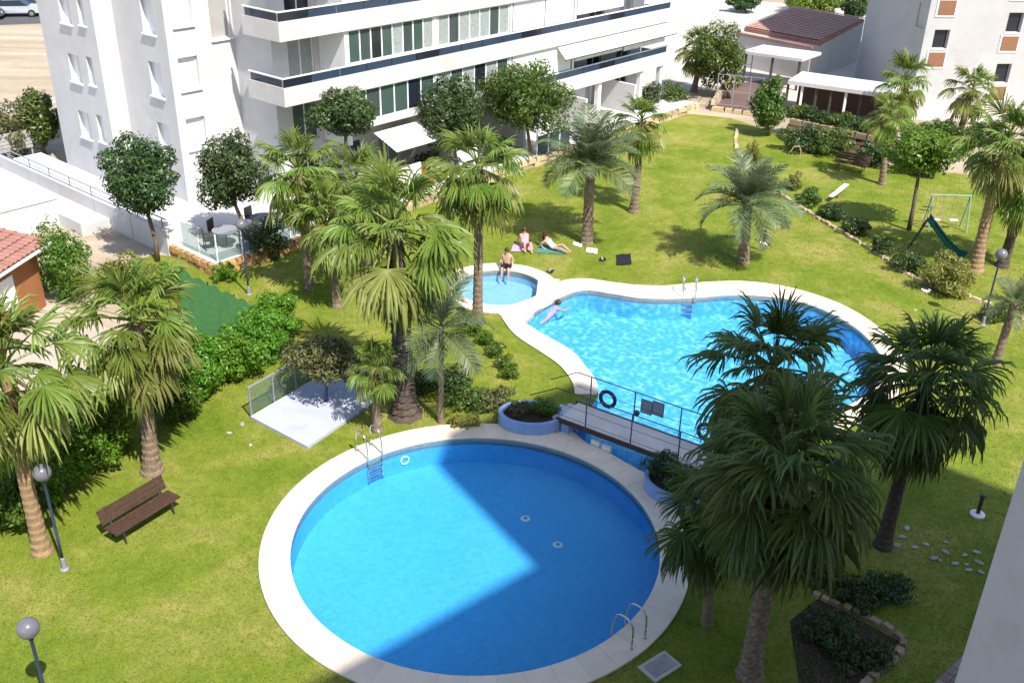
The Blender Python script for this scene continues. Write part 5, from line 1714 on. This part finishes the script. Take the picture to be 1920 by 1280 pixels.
towel([(1156, 499), (1184, 498), (1182, 478), (1156, 480)], 'cloth_black', 'black and brown bag mat alone on the lawn', 'beach_mat', .07)
towel([(1073, 460), (1090, 466), (1092, 460), (1076, 454)], 'cloth_white', 'small white towel nearest the feather palm trunk')
towel([(1098, 474), (1120, 478), (1120, 468), (1100, 466)], 'cloth_white', 'crumpled white towel between the palm and the black mat')
def flip_flops(px, m, label):
    p = G(*px); e = empty('sandals', (p[0], p[1], .1), random.Random(px[0]).uniform(0, 3), label=label, cat='sandals')
    for s in (-.07, .07):
        MB().boxb(s - .05, s + .05, -.14, .14, 0, .03).build('sole', m, e); MB().tube([(s - .04, 0, .03), (s, .06, .06), (s + .04, 0, .03)], .012, 5).build('strap', 'cloth_white', e)
flip_flops((1130, 490), 'cloth_black', 'dark sandals on the grass left of the black mat')
flip_flops((1032, 512), 'navy_plastic', 'dark sandals on the rim of the paddling pool')

# ---- people: bodies grown as one skinned surface
def person(label, loc, rz, joints, edges, radii, clothes, hair_m='hair', hair_len=.10):
    me = bpy.data.meshes.new('body')
    names = list(joints)
    me.from_pydata([joints[k] for k in names], [(names.index(a), names.index(b)) for a, b in edges], [])
    tmp = bpy.data.objects.new('body', me); COL.objects.link(tmp)
    sk = tmp.modifiers.new('skin', 'SKIN'); sub = tmp.modifiers.new('sub', 'SUBSURF'); sub.levels = 2; sub.render_levels = 2
    lay = me.skin_vertices[0].data if me.skin_vertices else None
    if lay is None:
        bm = bmesh.new(); bm.from_mesh(me); bm.verts.layers.skin.verify(); bm.to_mesh(me); bm.free(); lay = me.skin_vertices[0].data
    for i, k in enumerate(names):
        r = radii.get(k, radii.get(k[:-1], .05))
        lay[i].radius = r if isinstance(r, tuple) else (r, r)
        lay[i].use_root = (k == 'pelvis')
    dg = bpy.context.evaluated_depsgraph_get()
    m2 = bpy.data.meshes.new_from_object(tmp.evaluated_get(dg))
    bpy.data.objects.remove(tmp)
    m2.name = 'body'
    e = empty('person', loc, rz, label=label, cat='person')
    m2.materials.clear(); m2.materials.append(MATS['skin'])
    m2.polygons.foreach_set('use_smooth', [True] * len(m2.polygons))
    bo = link('body', m2, e)
    h = np.array(joints['head'])
    hb = MB()
    R = .112
    hb.lathe([(R * math.sin(a), -R * 1.12 * math.cos(a)) for a in np.linspace(1.15, PI - .02, 10)], 14, tuple(h + np.array([0, .015, .035])))
    if hair_len > .12:
        hb.tube([tuple(h + np.array([0, .06, .02])), tuple(h + np.array([0, .10, -hair_len])), tuple(h + np.array([0, .09, -hair_len - .1]))], [.08, .06, .02], 8)
    hb.build('hair', hair_m, e, smooth=True)
    fb = MB()
    for s in (-1, 1):
        fb.lathe([(.001, -.012), (.012, 0), (.001, .012)], 6, tuple(h + np.array([s * .035, -.098, 0])))
    fb.build('eye', 'cloth_black', e)
    nb = MB().tube([tuple(h + np.array([0, -.10, .01])), tuple(h + np.array([0, -.125, -.03]))], [.008, .014], 6); nb.build('nose', 'skin', e)
    # garments: shells over body faces
    vs = np.array([v.co for v in m2.vertices]); nr = np.array([v.normal for v in m2.vertices])
    for (cname, cm, test) in clothes:
        keep = [p for p in m2.polygons if all(test(vs[i]) for i in p.vertices)]
        used = sorted({i for p in keep for i in p.vertices}); ix = {v: k for k, v in enumerate(used)}
        if used:
            b = MB(); b.add([vs[i] + nr[i] * .012 for i in used], [tuple(ix[i] for i in p.vertices) for p in keep])
            b.build(cname, cm, e, smooth=True)
    return e

BR_E = [('pelvis', 'belly'), ('belly', 'chest'), ('chest', 'neck'), ('neck', 'head'), ('head', 'crown')]
for s in 'LR':
    BR_E += [('chest', 'sho' + s), ('sho' + s, 'elb' + s), ('elb' + s, 'wri' + s), ('wri' + s, 'han' + s), ('pelvis', 'hip' + s), ('hip' + s, 'kne' + s), ('kne' + s, 'ank' + s), ('ank' + s, 'toe' + s)]
    for f in ('fa', 'fb', 'fc', 'fd', 'th'):
        BR_E += [('han' + s if f != 'th' else 'wri' + s, f + s)]
RAD = dict(pelvis=(.15, .11), belly=(.13, .10), chest=(.15, .11), neck=.055, head=(.085, .10), crown=(.06, .07), sho=.06, elb=.042, wri=.03, han=(.04, .018), hip=.085, kne=.058, ank=.04, toe=(.04, .025), fa=.009, fb=.009, fc=.009, fd=.008, th=.010)
def figure(core, arms, legs):
    J = dict(core)
    for s, sg in (('L', -1), ('R', 1)):
        a = arms[s]; l = legs[s]
        J['sho' + s], J['elb' + s], J['wri' + s], J['han' + s] = a
        h = np.array(a[3]); d = h - np.array(a[2]); d /= np.linalg.norm(d)
        side = np.cross(d, [0, 0, 1.0]); side /= np.linalg.norm(side) + 1e-6
        for f, o, L in (('fa', -.030, .075), ('fb', -.010, .085), ('fc', .010, .08), ('fd', .030, .065)):
            J[f + s] = tuple(h + side * o + d * L + np.array([0, 0, -.012]))
        J['th' + s] = tuple(np.array(a[2]) + side * .055 * sg + d * .06)
        J['hip' + s], J['kne' + s], J['ank' + s], J['toe' + s] = l
    return J

# sitting on the rim of the paddling pool, feet in the water (faces -y)
sit = figure(dict(pelvis=(0, 0, .12), belly=(0, -.02, .30), chest=(0, -.03, .50), neck=(0, -.04, .66), head=(0, -.07, .79), crown=(0, -.06, .88)),
             dict(L=[(-.17, -.02, .58), (-.26, .02, .34), (-.22, -.16, .18), (-.20, -.24, .16)], R=[(.17, -.02, .58), (.26, .02, .34), (.22, -.16, .18), (.20, -.24, .16)]),
             dict(L=[(-.10, -.06, .11), (-.15, -.46, .12), (-.15, -.52, -.28), (-.15, -.64, -.33)], R=[(.10, -.06, .11), (.13, -.47, .12), (.14, -.52, -.28), (.15, -.64, -.33)]))
p = G(951, 500, .1)
dK = (p[:2] - KP_C); dK /= np.hypot(*dK); p[:2] = KP_C + dK * (KP_RI + .18)
person('person in black shorts sitting on the rim of the paddling pool', (p[0], p[1], .10), math.atan2(dK[1], dK[0]) - PI / 2, sit, BR_E, RAD,
       [('shorts', 'cloth_black', lambda v: v[2] < .27 and v[1] > -.40 and abs(v[0]) < .24)])
# sitting on the pink towel, leaning back on the arms, knees up
lean = figure(dict(pelvis=(0, 0, .12), belly=(0, .06, .28), chest=(0, .14, .46), neck=(0, .18, .62), head=(0, .16, .75), crown=(0, .16, .84)),
              dict(L=[(-.17, .17, .53), (-.24, .30, .30), (-.24, .36, .06), (-.25, .42, .03)], R=[(.17, .17, .53), (.24, .30, .30), (.24, .36, .06), (.25, .42, .03)]),
              dict(L=[(-.10, -.06, .12), (-.14, -.40, .42), (-.14, -.56, .05), (-.14, -.68, .03)], R=[(.10, -.06, .12), (.12, -.44, .36), (.13, -.66, .05), (.13, -.78, .03)]))
p = G(984, 466)
person('person in pink sitting on the pink towel behind the paddling pool', (p[0], p[1], .06), .25, lean, BR_E, RAD,
       [('swimsuit', 'cloth_pink', lambda v: v[2] < .54 and v[1] > -.16 and abs(v[0]) < .19 and v[1] < .27)], hair_len=.2)
lie = figure(dict(pelvis=(0, 0, .12), belly=(0, .10, .20), chest=(0, .24, .33), neck=(0, .34, .44), head=(0, .40, .55), crown=(0, .42, .64)),
             dict(L=[(-.17, .28, .38), (-.26, .46, .22), (-.20, .44, .05), (-.19, .36, .03)], R=[(.17, .28, .38), (.26, .46, .22), (.20, .44, .05), (.19, .36, .03)]),
             dict(L=[(-.10, -.08, .10), (-.12, -.46, .16), (-.12, -.86, .07), (-.12, -.96, .12)], R=[(.10, -.08, .10), (.12, -.44, .26), (.12, -.76, .07), (.12, -.88, .04)]))
p = G(1036, 469)
person('person propped up on elbows on the teal towel', (p[0], p[1], .06), 1.0, lie, BR_E, RAD,
       [('swimsuit', 'cloth_white', lambda v: v[2] < .40 and -.14 < v[1] < .30 and abs(v[0]) < .19)], hair_len=.15)
swim = figure(dict(pelvis=(0, .50, -.30), belly=(0, .35, -.24), chest=(0, .16, -.10), neck=(0, .02, .02), head=(0, -.04, .13), crown=(0, -.03, .22)),
              dict(L=[(-.17, .08, -.03), (-.34, -.10, -.10), (-.30, -.34, -.03), (-.28, -.42, -.02)], R=[(.17, .08, -.03), (.34, -.10, -.10), (.30, -.34, -.03), (.28, -.42, -.02)]),
              dict(L=[(-.10, .56, -.33), (-.16, .92, -.45), (-.14, 1.30, -.40), (-.14, 1.44, -.42)], R=[(.10, .56, -.33), (.16, .92, -.38), (.14, 1.28, -.50), (.14, 1.42, -.55)]))
p = G(1046, 568, -.1)
person('swimmer in a pink top at the shallow corner of the big pool', (p[0], p[1], -.24), 2.2, swim, BR_E, RAD,
       [('swimsuit', 'cloth_pink', lambda v: .05 < v[1] < .62 and abs(v[0]) < .19)])

# ---- cars on the far road
def car(c, ang, m, label):
    e = empty('parked_car', (c[0], c[1], .01), ang, label=label, cat='car', group='cars parked by the sandy lot')
    prof = [(-2.1, .35), (-2.12, .72), (-1.95, .88), (-1.25, .95), (1.0, .95), (1.75, .86), (2.08, .68), (2.12, .35)]
    b = MB()
    for y in (-.82, .82):
        for (x, z) in prof:
            b.v.append((x, y * (1 if z < .8 else .96), z))
    n = len(prof); b.f += [tuple(range(n)), tuple(range(n, 2 * n))[::-1]] + [(i, n + i, n + (i + 1) % n, (i + 1) % n) for i in range(n)]
    b.build('body', m, e)
    b = MB(); cp_ = [(-1.45, .95), (-1.05, 1.42), (.35, 1.46), (1.05, .95)]
    for y, k in ((-.78, 1), (.78, 1)):
        for (x, z) in cp_:
            b.v.append((x, y * (1 if z < 1 else .82), z + .001))
    b.f += [(0, 1, 2, 3), (7, 6, 5, 4)] + [(i, 4 + i, 4 + (i + 1) % 4, (i + 1) % 4) for i in range(4)]
    b.build('cabin_glass', 'dark_glass', e)
    MB().boxb(-1.02, .33, -.63, .63, 1.445, 1.49).build('roof', m, e)
    for x in (-1.3, 1.3):
        for y in (-.84, .84):
            wh = MB(); wh.tube([(x, y - .09, .32), (x, y + .09, .32)], .32, 16); wo_ = wh.build('wheel', 'tyre', e)
            MB().tube([(x, y - .1, .32), (x, y + .1, .32)], .18, 12).build('rim', 'steel', wo_)
    for y in (-.6, .6):
        MB().boxb(2.05, 2.115, y - .15, y + .15, .58, .70).build('headlight', 'cloth_white', e)
p = G(36, 30); car(p, math.radians(12), 'car_silver', 'silver car parked at the top left corner')
p = G(-38, 36); car(p, math.radians(12), 'car_dark', 'dark car cut by the left edge at the top')
p = G(28, 12); car(p, math.radians(12), 'car_dark', 'dark car behind the silver car at the top left')

# ================================================================== GRASS
def in_poly(P, poly):
    poly = np.array([[q[0], q[1]] for q in poly]); c = np.zeros(len(P), bool)
    j = len(poly) - 1
    for i in range(len(poly)):
        xi, yi = poly[i]; xj, yj = poly[j]
        with np.errstate(divide='ignore', invalid='ignore'):
            t = ((yi > P[:, 1]) != (yj > P[:, 1])) & (P[:, 0] < (xj - xi) * (P[:, 1] - yi) / (yj - yi + 1e-12) + xi)
        c ^= t; j = i
    return c
g = rnd(9)
N = 420000
Yv = 14.5 + (58 - 14.5) * g.random(N) ** 1.6
Xv = (g.random(N) * 2 - 1) * (Yv * 0.62 + 2)
P = np.stack([Xv, Yv], 1)
ok = in_poly(P, lawn_poly) & ~in_poly(P, catmull([np.array(q) for q in main_out + [main_in[22], main_in[23], main_in[25], main_in[27]] + main_out_L], True, 2))
ok &= (np.hypot(*(P - RP_C).T) > RP_RO + .03) & (np.hypot(*(P - KP_C).T) > KP_RO + .03) & ~in_poly(P, sl)
ok &= ~in_poly(P, mi)
P = P[ok]
n = len(P)
a = g.uniform(0, 2 * PI, n); hgt = g.uniform(.012, .036, n); wd = g.uniform(.010, .02, n) * (0.7 + P[:, 1] / 40)
lean_ = g.normal(size=(n, 2)) * .035
B3 = np.concatenate([P, np.full((n, 1), .018)], 1)
dx = np.stack([np.cos(a) * wd, np.sin(a) * wd, np.zeros(n)], 1)
tip = B3 + np.concatenate([lean_, hgt[:, None]], 1)
V = np.stack([B3 - dx, B3 + dx, tip], 1)
go = link('grass', fast_quads('grass', V, 'grass_blade'))
tag(go, 'short mown grass blades over the garden lawn', 'grass', kind='stuff')
